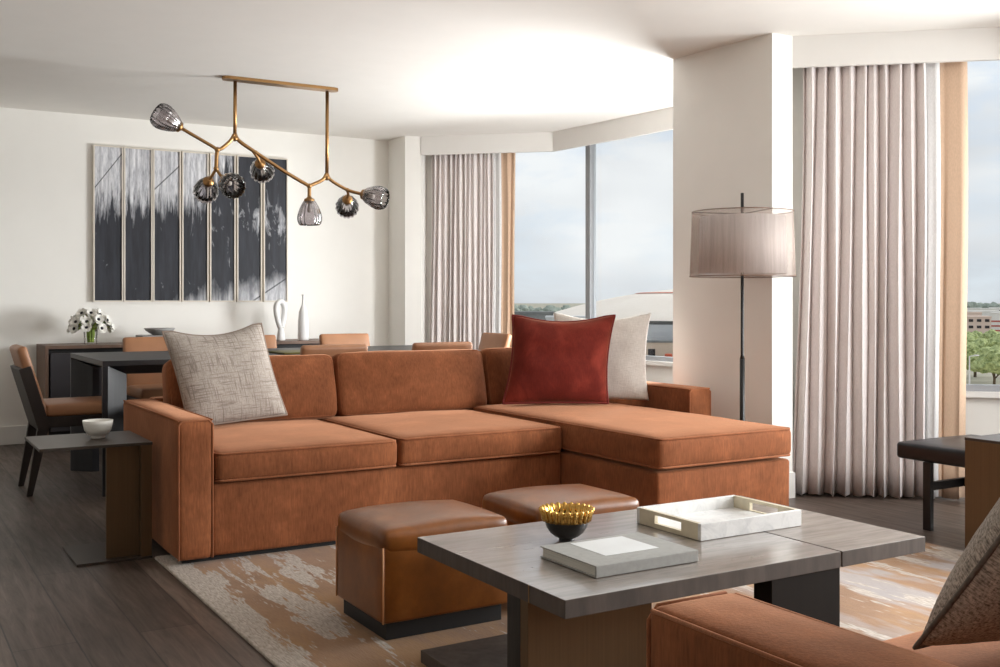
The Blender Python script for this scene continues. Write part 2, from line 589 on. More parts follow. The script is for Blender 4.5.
def marble():
    t = NT('white_marble')
    v = t.coord('Object')
    f = t.noise(v, 14, 6, .65, 1.2)
    c = t.ramp(f, [(.3, lin((204, 205, 205))), (.55, lin((230, 230, 229))), (.7, lin((220, 220, 218)))])
    t.bsdf(c, .3, 0, spec=.5)
    return t.m
MAT['marble'] = marble()

def glass(name, tint, gloss, rough=.03, base=.04):
    t = NT(name)
    tr = t.n('ShaderNodeBsdfTransparent')
    tr.inputs['Color'].default_value = (*tint, 1)
    gl = t.n('ShaderNodeBsdfGlossy')
    gl.inputs['Color'].default_value = (1, 1, 1, 1)
    gl.inputs['Roughness'].default_value = rough
    lw = t.n('ShaderNodeLayerWeight')
    lw.inputs['Blend'].default_value = gloss
    f = t.math('MULTIPLY_ADD', lw.outputs['Fresnel'], 1.0 - base, base)
    mx = t.n('ShaderNodeMixShader')
    t.l(f, mx.inputs[0]); t.l(tr.outputs[0], mx.inputs[1]); t.l(gl.outputs[0], mx.inputs[2])
    t.l(mx.outputs[0], t.out.inputs['Surface'])
    return t.m
MAT['pane'] = glass('window_glass', (.97, .985, .98), .15, base=0.0)
MAT['vase_glass'] = glass('clear_glass', (.99, .995, .99), .04, base=.01)
MAT['smoke'] = glass('smoked_glass', (.80, .78, .79), .3, .06, .03)
MAT['bulb'] = simple('frosted_bulb', (206, 200, 190), .4)

def gauze(name, c, alpha, vscale=400):
    t = NT(name)
    v = t.coord('Object', (1, 1, .02))
    f = t.noise(v, 90, 2)
    d = t.n('ShaderNodeBsdfDiffuse')
    col = t.ramp(f, [(.3, tuple(x * .85 for x in lin(c)[:3])), (.7, tuple(min(1, x * 1.12) for x in lin(c)[:3]))])
    t.l(col, d.inputs['Color'])
    tl = t.n('ShaderNodeBsdfTranslucent')
    t.l(col, tl.inputs['Color'])
    m0 = t.n('ShaderNodeMixShader'); m0.inputs[0].default_value = .35
    t.l(d.outputs[0], m0.inputs[1]); t.l(tl.outputs[0], m0.inputs[2])
    tr = t.n('ShaderNodeBsdfTransparent')
    m1 = t.n('ShaderNodeMixShader'); m1.inputs[0].default_value = alpha
    t.l(tr.outputs[0], m1.inputs[1]); t.l(m0.outputs[0], m1.inputs[2])
    t.l(m1.outputs[0], t.out.inputs['Surface'])
    return t.m
MAT['gauze'] = gauze('brown_gauze', (190, 174, 164), .32)
MAT['shade'] = gauze('grey_silk_shade', (238, 234, 234), 1.0)

def art_mat():
    t = NT('ink_abstract')
    p = t.coord('Position')
    x, y, z = t.sep(p)
    u = t.math('DIVIDE', t.math('SUBTRACT', x, 1.516), 1.587)
    v = t.math('DIVIDE', t.math('SUBTRACT', z, 1.08), 1.235)
    drip = t.noise(t.coord('Position', (16, 1, 1.3)), 1.6, 5, .7, .2)
    wide = t.noise(t.coord('Position', (5, 1, 2.2), (0, 0, 0), (3, 0, 1)), 1.3, 4, .6)
    # upper white field: its lower border climbs from left to right, ends past the middle
    b = t.math('MULTIPLY_ADD', u, .06, .615)
    d = t.math('SUBTRACT', v, b)
    d = t.math('MULTIPLY_ADD', t.math('SUBTRACT', drip, .5), .75, d)
    fade = t.math('MULTIPLY', t.math('MAXIMUM', t.math('SUBTRACT', u, .52), 0.0), 1.9)
    d = t.math('SUBTRACT', d, fade)
    top = t.ramp(t.math('MULTIPLY_ADD', d, 3.2, .5), [(.35, (0, 0, 0)), (.75, (1, 1, 1))])
    # flame-like pale wisps, right half
    fl = t.noise(t.coord('Position', (9, 1, 3.0), (0, .35, 0), (1, 0, 6)), 1.5, 4, .65, .9)
    zone = t.math('SUBTRACT', 1.0, t.math('ABSOLUTE', t.math('MULTIPLY', t.math('SUBTRACT', v, .56), 4.2)))
    zone = t.math('MULTIPLY', t.math('MAXIMUM', zone, 0.0), t.math('MAXIMUM', t.math('MULTIPLY_ADD', u, 1.6, -.35), 0.0))
    fw = t.ramp(t.math('MULTIPLY_ADD', zone, .16, fl), [(.64, (0, 0, 0)), (.78, (.8, .8, .8))])
    # misty pale foot on the right
    bb = t.math('SUBTRACT', t.math('MULTIPLY_ADD', u, .26, -.065), v)
    bb = t.math('MULTIPLY_ADD', t.math('SUBTRACT', wide, .5), .40, bb)
    foot = t.ramp(t.math('MULTIPLY_ADD', bb, 4.0, .38), [(.3, (0, 0, 0)), (.95, (.85, .85, .85))])
    mk = t.math('MAXIMUM', t.math('MAXIMUM', top, fw), foot)
    mott = t.noise(t.coord('Position', (30, 1, 5)), 2, 4, .7)
    white = t.ramp(mott, [(.25, lin((150, 152, 160))), (.5, lin((206, 207, 212))), (.7, lin((232, 232, 234)))])
    grey = t.ramp(t.noise(t.coord('Position', (12, 1, 1.5), (0, 0, 0), (7, 0, 3)), 2, 4, .6), [(.3, lin((38, 40, 46))), (.7, lin((56, 58, 66)))])
    stripe = t.noise(t.coord('Position', (24, 1, .5), (0, 0, 0), (2, 0, 9)), 1.5, 3, .6)
    white = t.mix(.75, white, t.ramp(stripe, [(.34, (.38, .38, .41)), (.48, (.9, .9, .9)), (.6, (1.1, 1.1, 1.1))]), 'MULTIPLY')
    col = t.mix(mk, grey, white)
    for (u0, u1, v0, sl) in ((.0, .14, .715, 1.76), (.29, .43, .73, 1.3), (.80, .99, .0, .85)):
        dl = t.math('ABSOLUTE', t.math('SUBTRACT', v, t.math('MULTIPLY_ADD', t.math('SUBTRACT', u, u0), sl, v0)))
        on = t.math('MULTIPLY', t.math('LESS_THAN', dl, .006), t.math('MULTIPLY', t.math('GREATER_THAN', u, u0), t.math('LESS_THAN', u, u1)))
        col = t.mix(t.math('MULTIPLY', on, .75), col, lin((50, 52, 58)))
    t.bsdf(col, .55, 0, spec=.3)
    return t.m
MAT['art'] = art_mat()

# ---------------------------------------------------------------- plan of the room (metres; camera stands over 0,0)
CE = 2.55
VA = [(4.205, 8.361), (5.077, 7.562), (5.195, 6.13), (5.29, 4.92)]      # valance faces, far bay
VB = [(4.377, 4.153), (5.187, 3.444), (5.30, 2.0), (5.36, -1.6)]        # near bay
GA = [(4.42, 8.62), (5.37, 7.41), (5.46, 4.92)]                          # glass lines
GB = [(4.55, 4.36), (5.49, 3.47), (5.58, -1.6)]
outline = [(-1.4, -1.6), (5.62, -1.6), (5.56, 3.5), (4.66, 4.42), (5.55, 4.42), (5.52, 7.46), (4.56, 8.75), (-1.4, 8.75)]

def inset(poly, o):
    """offset an open polyline to its left by o"""
    P = [Vector(p) for p in poly]
    out = []
    for i in range(len(P)):
        d0 = (P[i] - P[i - 1]).normalized() if i else (P[1] - P[0]).normalized()
        d1 = (P[i + 1] - P[i]).normalized() if i + 1 < len(P) else d0
        n0, n1 = Vector((-d0.y, d0.x)), Vector((-d1.y, d1.x))
        n = (n0 + n1) / (1 + n0.dot(n1))
        p = P[i] + n * o
        out.append((p.x, p.y))
    return out

def strip(bm, line, o0, o1, z0, z1):
    a, b = inset(line, o0), inset(line, o1)
    for i in range(len(line) - 1):
        prism(bm, [a[i], a[i + 1], b[i + 1], b[i]], z0, z1)
    return bm

struct('floor', prism(NB(), outline, -.2, 0.0), MAT['floor'])
struct('ceiling', prism(NB(), outline, CE, CE + .2), MAT['ceil'])
struct('wall_back', box(NB(), -1.6, 4.6, 8.75, 8.95, -.2, CE + .2), MAT['wall'])
struct('wall_left', box(NB(), -1.6, -1.4, -1.8, 8.75, -.2, CE + .2), MAT['dimwall'])
struct('wall_front', box(NB(), -1.4, 5.65, -1.8, -1.6, -.2, CE + .2), MAT['dimwall'])
b = prism(NB(), [(4.07, 8.75), (4.07, 8.402), (4.21, 8.368), (4.345, 8.512), (4.487, 8.385), (4.54, 8.44), (4.56, 8.66), (4.56, 8.75)], 0, CE)
struct('wall_far_pier', b, MAT['wall'])
b = prism(NB(), [(4.178, 4.92), (4.236, 4.162), (4.38, 4.151), (4.515, 4.308), (4.70, 4.146), (4.79, 4.25), (4.66, 4.42), (5.55, 4.42), (5.55, 4.92)], 0, CE)
struct('wall_near_pier', b, MAT['wall'])
# valances: deep boxes closing from the valance face to the glass
struct('trim_1', strip(NB(), VA, -.0, .03, 2.384, CE), MAT['trim'])
struct('trim_2', strip(NB(), VB, -.0, .03, 2.378, CE), MAT['trim'])
# low walls under the glass with a stool on top
def low_wall(name, line, zt):
    b = strip(NB(), line, -.05, .10, 0, zt - .03)
    o = struct(name, b, MAT['wall'])
    b = strip(NB(), line, -.09, .10, zt - .03, zt)
    s = obj('window_sill', b, MAT['trim'], o)
    return o
low_wall('wall_far_sill', GA, .612)
low_wall('wall_near_sill', GB, .585)
def window(name, line, z0, z1, mull):
    b = strip(NB(), line, -.03, .03, z0, z0 + .035)
    strip(b, line, -.03, .03, z1 - .03, z1)
    for (mx, my, w) in mull:
        box(b, mx - w, mx + w, my - w, my + w, z0 + .03, z1 - .02, .004)
    o = struct(name, b, MAT['alu'])
    g = strip(NB(), line, -.004, .004, z0 + .03, z1 - .025)
    obj('window_pane', g, MAT['pane'], o)
    return o
window('window_1', GA, .612, 2.548, [(5.37, 7.41, .034), (4.44, 8.6, .03), (5.455, 5.0, .03)])
window('window_2', GB, .585, 2.548, [(4.58, 4.33, .03), (5.50, 3.44, .034), (5.535, 1.0, .034), (5.575, -1.5, .03)])
# baseboards
b = NB(); box(b, -1.4, 4.07, 8.732, 8.75, 0, .14, .004)
struct('baseboard_back', b, MAT['trim'])
b = NB(); box(b, -1.4, -1.382, -1.6, 8.73, 0, .14, .004)
struct('baseboard_left', b, MAT['trim'])
b = prism(NB(), [(4.160, 4.92), (4.22, 4.147), (4.385, 4.135), (4.40, 4.17), (4.25, 4.17), (4.19, 4.92)], 0, .14)
struct('baseboard_pier', b, MAT['trim'])
b = prism(NB(), [(4.052, 8.73), (4.055, 8.387), (4.215, 8.35), (4.225, 8.375), (4.075, 8.41), (4.07, 8.73)], 0, .14)
struct('baseboard_far', b, MAT['trim'])

# ---------------------------------------------------------------- curtains
def drape(p0, p1, z0, z1, folds, amp, seed, flare0=0.0, flare1=0.0, per=9, rows=16, th=.005, top=.75):
    rnd = random.Random(seed)
    p0, p1 = Vector((*p0, 0)), Vector((*p1, 0))
    d = (p1 - p0); L = d.length; d.normalize()
    nrm = Vector((-d.y, d.x, 0))
    n = folds * per
    w = [rnd.uniform(.7, 1.3) for _ in range(folds)]
    tot = sum(w)
    am = [rnd.uniform(.75, 1.2) for _ in range(folds)]
    ph = [rnd.uniform(-.35, .35) for _ in range(folds)]
    bm = NB()
    G = []
    for r in range(rows + 1):
        f = r / rows                       # 0 top 1 bottom
        row = []
        z = z1 + (z0 - z1) * f
        for i in range(n + 1):
            k = min(int(i / per), folds - 1)
            t = i / per - k
            s = (sum(w[:k]) + w[k] * t) / tot
            a = am[k] * (top + (1.15 - top) * f)
            ang = 2 * PI * t
            off = amp * a * (math.sin(ang) + .10 * math.sin(2 * ang + ph[k] * 3))
            lat = .35 * w[k] / tot * L * math.sin(ang * 2 + ph[k]) * (.3 + .5 * f) * .45
            drift = ph[k] * .03 * f * math.sin(PI * t) + .006 * math.sin(f * 5 + k * 2.1)
            x = s * L + lat + drift
            x += flare0 * f ** 1.5 * (1 - s) ** 2 + flare1 * f ** 1.5 * s ** 2
            p = p0 + d * x + nrm * off
            row.append(bm.verts.new((p.x, p.y, z + (.006 * math.sin(i * .9) if r == rows else 0))))
        G.append(row)
    for r in range(rows):
        for i in range(n):
            bm.faces.new((G[r][i], G[r][i + 1], G[r + 1][i + 1], G[r + 1][i]))
    return bm

def hang(name, label, bm, m, loc, group=None):
    o = obj(name, bm, m, smooth=True, loc=loc)
    tag(o, label, 'curtain', group)
    s = o.modifiers.new('thick', 'SOLIDIFY')
    s.thickness = .004
    return o
hang('drape_curtain', 'floor-length greige pleated curtain hanging right of the drum floor lamp', drape((4.475, 4.165), (4.952, 3.733), .012, 2.50, 10, .042, 3, flare0=-.055), MAT['drape'], (4.74, 3.96, 0))
hang('curtain_lining', 'narrow pale flat curtain edge between the nearer pleated curtain and tan sheer', drape((4.945, 3.748), (5.012, 3.690), .012, 2.50, 1, .012, 5), MAT['lining'], (4.98, 3.71, 0))
hang('sheer_curtain', 'flat tan curtain beside the right-hand window with the city view', drape((5.008, 3.702), (5.128, 3.596), .012, 2.50, 1, .010, 8, top=.9), MAT['tandrape'], (5.06, 3.66, 0))
hang('drape_curtain', 'greige pleated curtain behind the dining table, beside the far window', drape((4.325, 8.385), (4.745, 8.005), .012, 2.50, 13, .03, 11, flare0=-.03, per=8), MAT['drape'], (4.53, 8.2, 0))
hang('curtain_lining', 'thin pale curtain edge between the far pleated curtain and its tan sheer', drape((4.735, 7.993), (4.785, 7.95), .012, 2.50, 1, .01, 13), MAT['lining'], (4.76, 7.97, 0))
hang('sheer_curtain', 'narrow tan curtain left of the far window, behind the red cushion', drape((4.785, 7.962), (4.885, 7.872), .012, 2.50, 2, .012, 15, top=.9), MAT['tandrape'], (4.83, 7.92, 0))

# ---------------------------------------------------------------- rug
def rug():
    b = NB()
    nx, ny = 60, 70
    x0, x1, y0, y1 = 1.03, 4.03, .55, 4.53
    rb = rbox(NB(), (x0, y0, .001), (x1, y1, .013), .005, (8, 8, 1))
    return rb
o = obj('area_rug', rug(), MAT['rug'], smooth=True, loc=(2.5, 2.5, 0))
tag(o, 'tan area rug with ragged pale grey streaks under the ottomans and coffee table', 'rug')

# ---------------------------------------------------------------- sectional sofa
SX0, SX1 = 1.082, 4.03
S = root('sectional_sofa', 'large rust velvet sectional sofa with a chaise at its right end', 'sofa', (2.5, 4.7, 0))
V, VP = MAT['velvet'], MAT['velvet_pipe']
def welt(pts, par, r=.0045, closed=True):
    return obj('piping', tube(NB(), pts, r, 6, closed), VP, par, smooth=True)
b = NB(); box(b, 1.10, 2.95, 4.34, 5.40, .0135, .05); box(b, 2.95, 3.70, 3.63, 5.40, .0135, .05); box(b, 3.74, 3.97, 4.5, 5.42, .0135, .05)
obj('plinth', b, MAT['plinth'], S)
b = NB()
rbox(b, (1.208, 4.308, .034), (2.946, 5.40, .335), .018, (12, 6, 3), nz=.002, seed=1)
obj('base', b, V, S, smooth=True)
b = rbox(NB(), (2.947, 3.575, .034), (3.760, 5.40, .335), .018, (8, 12, 3), nz=.002, seed=2)
obj('chaise_base', b, V, S, smooth=True)
a = obj('arm', rbox(NB(), (1.068, 4.292, .032), (1.213, 5.36, .602), .020, (3, 10, 6), nz=.0025, seed=3, crown=.004), V, S, smooth=True)
def arm_welts(par, x0, x1, y0, y1, z0, z1, i=.004):
    # welts outlining the front face and running back along the top edges
    fr = [Vector((x0 + i, y0 + i, z0)), Vector((x0 + i, y0 + i, z1 - .02)), Vector((x0 + .02, y0 + i, z1 - i)), Vector((x1 - .02, y0 + i, z1 - i)), Vector((x1 - i, y0 + i, z1 - .02)), Vector((x1 - i, y0 + i, z0))]
    b = NB(); tube(b, fr, .0045, 6)
    for x in (x0 + i, x1 - i):
        tube(b, [(x, y0 + .01, z1 - i), (x, y1 - .01, z1 - i)], .004, 6)
    obj('piping', b, VP, par, smooth=True)
arm_welts(a, 1.068, 1.213, 4.292, 5.36, .036, .602)
a = obj('arm', rbox(NB(), (3.872, 4.42, .032), (4.03, 5.42, .602), .020, (3, 10, 6), nz=.0025, seed=4, crown=.004), V, S, smooth=True)
arm_welts(a, 3.872, 4.03, 4.42, 5.42, .036, .602)
b = rbox(NB(), (1.215, 5.36, .035), (3.87, 5.485, .60), .018, (14, 3, 6), nz=.002, seed=5)
obj('back_frame', b, V, S, smooth=True)
def seat(name, x0, x1, y0, y1, z0, z1, seed, cr=.016):
    o = obj(name, rbox(NB(), (x0, y0, z0), (x1, y1, z1), .028, (12, 12, 3), crown=cr, fy=.010, fx=.004, nz=.004, seed=seed), V, S, smooth=True)
    i = .007
    b = tube(NB(), rrect(x0 + i, x1 - i, y0 + i - .006, y1 - i, z1 - i, .03), .0048, 6, True)
    tube(b, rrect(x0 + i, x1 - i, y0 + i - .006, y1 - i, z0 + i, .03), .0048, 6, True)
    obj('piping', b, VP, o, smooth=True)
seat('seat_cushion', 1.217, 2.045, 4.284, 5.33, .338, .462, 6)
seat('seat_cushion', 2.049, 2.939, 4.284, 5.33, .338, .468, 7)
seat('chaise_cushion', 2.945, 3.765, 3.562, 5.33, .348, .486, 8, .018)
def backc(x0, x1, seed, dz=0.0):
    y0, z0, hh, t = 5.19, .475, .345 + dz, .16
    bm = rbox(NB(), (x0, 0, 0), (x1, t, hh), .04, (12, 3, 7), crown=.008, fy=.028, fx=.006, nz=.005, seed=seed)
    lp = [Vector((p.x, .012, p.y)) for p in rrect(x0 + .012, x1 - .012, .012, hh - .008, 0, .04)]
    M = Matrix.Translation((0, y0, z0)) @ Matrix.Rotation(-.22, 4, 'X')
    bm.transform(M)
    o = obj('back_cushion', bm, V, S, smooth=True)
    obj('piping', tube(NB(), [M @ p for p in lp], .0048, 6, True), VP, o, smooth=True)
backc(1.262, 2.132, 11, -.006)
backc(2.14, 3.052, 12)
backc(3.06, 3.86, 13, .004)

# ---------------------------------------------------------------- throw cushions
make_pillow('throw_pillow', 'taupe cross-hatched throw cushion leaning at the left end of the sectional sofa',
            pose((1.302, 5.03, .482), (1.798, 5.065, .516), (1.209, 5.15, .938)), .50, .48, .15, MAT['tweed'], MAT['tweed_pipe'], .005, seed=2.0, conc=.05, dip=.03)
make_pillow('throw_pillow', 'deep red velvet throw cushion on the chaise, in front of the cream one',
            pose((3.035, 5.02, .514), (3.55, 4.735, .514), (3.16, 5.12, 1.008)), .59, .515, .17, MAT['red'], MAT['red_pipe'], .0065, seed=5.0, conc=.085, wr=.013, dip=.02)
make_pillow('throw_pillow', 'cream linen throw cushion behind the red one by the short right arm',
            pose((3.40, 5.08, .514), (3.842, 4.755, .514), (3.49, 5.17, 1.005)), .575, .52, .13, MAT['linen'], None, seed=9.0, conc=.09, wr=.016, dip=.02)

# ---------------------------------------------------------------- leather ottomans
def ottoman(name, label, x0, y0, w=.465, d=.385, h=.348):
    R = root(name, label, 'ottoman', (x0 + w / 2, y0 + d / 2, .013), 0, 'pair of cognac leather cube ottomans')
    a, c = w / 2, d / 2
    obj('plinth', box(NB(), -a + .02, a - .02, -c + .02, c - .02, 0, .06, .002), MAT['plinth'], R, local=True)
    o = obj('body', rbox(NB(), (-a, -c, .055), (a, c, h - .045), .014, (8, 8, 5), nz=.003, seed=x0 * 7), MAT['leather'], R, smooth=True, local=True)
    for sx in (-1, 1):
        for sy in (-1, 1):
            b = tube(NB(), [(sx * (a - .002), sy * (c - .002), .058), (sx * (a - .002), sy * (c - .002), h - .052)], .0032, 6)
            obj('corner_welt', b, MAT['tanwelt'], o, smooth=True, local=True)
    obj('seat_cushion', rbox(NB(), (-a - .001, -c - .001, h - .08), (a + .001, c + .001, h), .024, (12, 12, 2), crown=.024, fx=.003, fy=.003, nz=.005, seed=y0 * 9), MAT['leather'], R, smooth=True, local=True)
ottoman('leather_ottoman', 'cognac leather cube ottoman, nearer one, left of the coffee table corner', 1.379, 3.006)
ottoman('leather_ottoman', 'cognac leather cube ottoman behind the black and gold bowl, beside the chaise base', 1.962, 3.02, .455, .385, .352)

# ---------------------------------------------------------------- coffee table
T = root('coffee_table', 'low grey oak coffee table with bronze and dark slab legs on the rug', 'coffee table', (2.07, 2.42, .013))
X0, X1, Y0, Y1, ZT, TH = 1.402, 2.705, 2.037, 2.812, .38, .045
XS = 2.342
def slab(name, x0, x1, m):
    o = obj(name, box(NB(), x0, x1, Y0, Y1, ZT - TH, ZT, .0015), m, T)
    o.data.materials.append(MAT['oak_shaded_edge'])
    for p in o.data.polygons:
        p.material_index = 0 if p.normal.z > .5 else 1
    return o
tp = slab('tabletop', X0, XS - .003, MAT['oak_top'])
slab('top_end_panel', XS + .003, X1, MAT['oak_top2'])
obj('joint_strip', box(NB(), XS - .003, XS + .003, Y0 + .002, Y1 - .002, ZT - TH + .002, ZT - .004), MAT['bronze_top'], T)
tag(obj('inlay_strip', box(NB(), X0 - .001, X0 + .38, 2.193, 2.197, ZT - TH, ZT - .0005), MAT['brass'], T), 'thin brass line let into the left edge')
tag(obj('leg', box(NB(), X0 + .001, 1.795, 2.20, 2.236, .046, ZT - TH, .001), MAT['bronze'], T), 'bronze faced slab leg')
tag(obj('leg', box(NB(), X0 + .001, 1.795, 2.237, 2.30, .046, ZT - TH, .001), MAT['oak_dark'], T), 'dark oak slab behind the bronze leg')
tag(obj('leg', box(NB(), 2.075, XS - .003, Y0 + .003, Y0 + .07, .0135, ZT - TH, .001), MAT['smoked'], T), 'dark oak slab leg')
obj('base_shelf', box(NB(), X0, 2.0, 2.06, 2.79, .0135, .05, .0015), MAT['oak_shaded_edge'], T)

# ---------------------------------------------------------------- things on the coffee table
B = root('picture_book', 'large grey cloth book with a pale cover plate on the coffee table', 'book', (1.75, 2.285, ZT))
bx0, bx1, by0, by1, bz = 1.578, 1.918, 2.158, 2.412, ZT + .001
obj('page_block', box(NB(), bx0 + .005, bx1 - .005, by0 + .003, by1 - .005, bz + .003, bz + .028, .001), MAT['page'], B)
b = NB(); box(b, bx0, bx1, by0 - .001, by1, bz, bz + .0035, .001); box(b, bx0, bx1, by0 - .001, by1, bz + .0275, bz + .031, .001)
rbox(b, (bx0, by0 - .004, bz), (bx1, by0 + .003, bz + .031), .002, (4, 1, 2))
obj('cover', b, MAT['book'], B)
obj('cover_plate', box(NB(), 1.663, 1.842, 2.228, 2.392, bz + .0312, bz + .0318), MAT['plate'], B)

Bw = root('fluted_bowl', 'small black bowl with a beaded gold rim on the coffee table', 'bowl', (1.762, 2.552, ZT))
prof = [(0, .012), (.018, .0115), (.028, .004), (.03, 0), (.026, .0), (.024, .004), (.0, .006)]
out = [(0.0, .0), (.022, .0), (.024, .003), (.020, .006)]
pr = out + [(.035, .012), (.050, .024), (.060, .040), (.066, .060), (.067, .066), (.064, .066), (.057, .042), (.046, .026), (.03, .016), (0, .013)]
obj('body', lathe(NB(), pr, 40), MAT['black_ceramic'], Bw, smooth=True, local=True)
b = NB(); g = NB()
lathe(b, [(.0615, .058), (.068, .058), (.072, .080), (.076, .092), (.0735, .0935), (.069, .084), (.0625, .066)], 72, flute=24, fdepth=.02, close=True)
for k in range(24):
    a = k * 2 * PI / 24
    c = (math.cos(a), math.sin(a))
    t = NB()
    tube(t, [(c[0] * .0675, c[1] * .0675, .059), (c[0] * .071, c[1] * .071, .078), (c[0] * .0765, c[1] * .0765, .0915), (c[0] * .0795, c[1] * .0795, .0955)], [.0055, .0062, .0066, .0045], 8)
    merge(b, t)
obj('beaded_rim', b, MAT['gold'], Bw, smooth=True, local=True)

Tr = root('serving_tray', 'rectangular white marble tray with cut-out handles on the coffee table', 'tray', (2.292, 2.478, ZT))
tx0, tx1, ty0, ty1, tz = 2.086, 2.500, 2.332, 2.632, ZT + .001
obj('tray_base', box(NB(), tx0 + .002, tx1 - .002, ty0 + .002, ty1 - .002, tz, tz + .012, .001), MAT['marble'], Tr)
obj('side_wall', box(NB(), tx0, tx1, ty0, ty0 + .014, tz, tz + .05, .0015), MAT['marble'], Tr)
obj('side_wall', box(NB(), tx0, tx1, ty1 - .014, ty1, tz, tz + .05, .0015), MAT['marble'], Tr)
for xa, xb in ((tx0, tx0 + .014), (tx1 - .014, tx1)):
    b = NB()
    m0, m1 = (ty0 + ty1) / 2 - .062, (ty0 + ty1) / 2 + .062
    box(b, xa, xb, ty0 + .014, m0, tz, tz + .05, .001); box(b, xa, xb, m1, ty1 - .014, tz, tz + .05, .001)
    box(b, xa, xb, m0, m1, tz, tz + .014); box(b, xa, xb, m0, m1, tz + .040, tz + .05)
    tag(obj('end_wall', b, MAT['horn'], Tr), 'bone coloured end with a slot handle')

# ---------------------------------------------------------------- bronze C tables
def c_table(label, loc, rz):
    R = root('side_table', label, 'side table', loc, rz)
    # local: x along the front, y back; right front corner at origin
    obj('tabletop', box(NB(), -.442, 0, 0, .462, .478, .490, .001), MAT['bronze_top'], R, local=True)
    b = box(NB(), -.178, -.045, .045, .062, .010, .478, .001)
    box(b, -.046, -.002, .003, .062, .010, .478, .001)
    obj('support_panel', b, MAT['bronze'], R, local=True)
    obj('base_plate', box(NB(), -.300, 0, 0, .372, 0, .010, .001), MAT['bronze_top'], R, local=True)
    return R
c_table('bronze cantilever side table holding a white bowl, at the left sofa arm', (1.030, 4.56, 0), 0)
R = root('side_table', 'bronze panel side table in front of the black bench, right edge', 'side table', (4.27, 2.62, 0))
obj('side_panel', box(NB(), 4.046, 4.060, 2.33, 2.85, .001, .486, .001), MAT['bronze'], R)
obj('tabletop', box(NB(), 4.046, 4.50, 2.33, 2.852, .486, .498, .001), MAT['bronze_top'], R)
obj('base_plate', box(NB(), 4.060, 4.26, 2.35, 2.84, .001, .011, .001), MAT['bronze_top'], R)

Wb = lathe(NB(), [(0, 0), (.027, 0), (.029, .004), (.027, .008), (.042, .016), (.055, .036), (.061, .062), (.063, .077), (.0605, .077), (.058, .060), (.050, .035), (.036, .018), (0, .013)], 40)
o = obj('white_bowl', Wb, MAT['white_ceramic'], smooth=True)
o.location = (.855, 4.81, .4905)
tag(o, 'small white ceramic bowl on the bronze side table left of the sofa', 'bowl')

# ---------------------------------------------------------------- floor lamp
L = root('floor_lamp', 'slim black floor lamp with a wide taupe gauze drum shade', 'lamp', (3.955, 4.10, 0))
obj('base_plate', box(NB(), -.07, .07, -.13, .13, 0, .012, .003), MAT['black_metal'], L, local=True)
b = tube(NB(), [(0, 0, .01), (0, 0, .78)], .0135, 12); tube(b, [(0, 0, .78), (0, 0, .80), (0, 0, 1.655)], [.0135, .0085, .0085], 12)
obj('pole', b, MAT['black_metal'], L, smooth=True, local=True)
def drum(r0, r1, z0, z1, th=.0015):
    return lathe(NB(), [(r0, z0), (r1, z1), (r1 - th, z1), (r0 - th, z0)], 64, close=True)
sh = obj('lamp_shade', drum(.274, .262, 1.215, 1.555), MAT['gauze'], L, smooth=True, local=True)
obj('inner_shade', drum(.228, .220, 1.228, 1.53), MAT['shade'], sh, smooth=True, local=True)
for r, z in ((.274, 1.215), (.262, 1.555)):
    obj('shade_ring', tube(NB(), [(r * math.cos(k * PI / 32), r * math.sin(k * PI / 32), z) for k in range(64)], .0026, 6, True), MAT['walnut'], sh, smooth=True, local=True)
for k in range(3):
    a = k * 2 * PI / 3 + .4
    obj('spoke', tube(NB(), [(0, 0, 1.545), (.262 * math.cos(a), .262 * math.sin(a), 1.555)], .003, 6), MAT['darkwood'], sh, smooth=True, local=True)

# ---------------------------------------------------------------- near sofa, bottom right
A = root('near_sofa', 'rust velvet sofa in the lower right corner, seen past its arm', 'sofa', (2.2, .85, 0))
NA0, NA1 = 1.098, 1.292
a = obj('arm', rbox(NB(), (NA0, .30, .035), (NA1, 1.362, .580), .020, (3, 12, 6), nz=.0015, seed=21, crown=.004), V, A, smooth=True)
b = NB()
fr = [Vector((NA0 + .004, 1.358, .04)), Vector((NA0 + .004, 1.358, .557)), Vector((NA0 + .022, 1.358, .577)), Vector((NA1 - .022, 1.358, .577)), Vector((NA1 - .004, 1.358, .557)), Vector((NA1 - .004, 1.358, .04))]
tube(b, fr, .0042, 6)
tube(b, [(NA0 + .005, 1.35, .5735), (NA0 + .005, .31, .5735)], .0042, 6)
tube(b, [(NA1 - .005, 1.35, .5735), (NA1 - .005, .31, .5735)], .0042, 6)
obj('piping', b, VP, a, smooth=True)
obj('base', rbox(NB(), (NA1, .40, .035), (2.60, 1.33, .30), .018, (10, 6, 3), nz=.002, seed=22), V, A, smooth=True)
obj('seat_cushion', rbox(NB(), (NA1 + .006, .60, .302), (2.58, 1.36, .435), .03, (12, 8, 3), crown=.015, fy=.01, nz=.003, seed=23), V, A, smooth=True)
obj('back_frame', rbox(NB(), (NA1, .30, .035), (2.60, .44, .58), .02, (10, 3, 6), nz=.002, seed=24), V, A, smooth=True)
obj('back_cushion', rbox(NB(), (NA1 + .02, .45, .45), (2.56, .62, .74), .05, (12, 3, 6), fy=.02, nz=.003, seed=25), V, A, smooth=True)
obj('plinth', box(NB(), NA0 + .03, 2.57, .36, 1.30, .0135, .045), MAT['plinth'], A)
make_pillow('throw_pillow', 'charcoal tweed throw cushion on the near sofa, at the right edge',
            pose((2.09, 1.175, .482), (1.565, 1.19, .482), (2.09, .86, .94)), .55, .55, .19, MAT['dark_tweed'], MAT['dark_pipe'], .0045, seed=14.0, conc=.06)

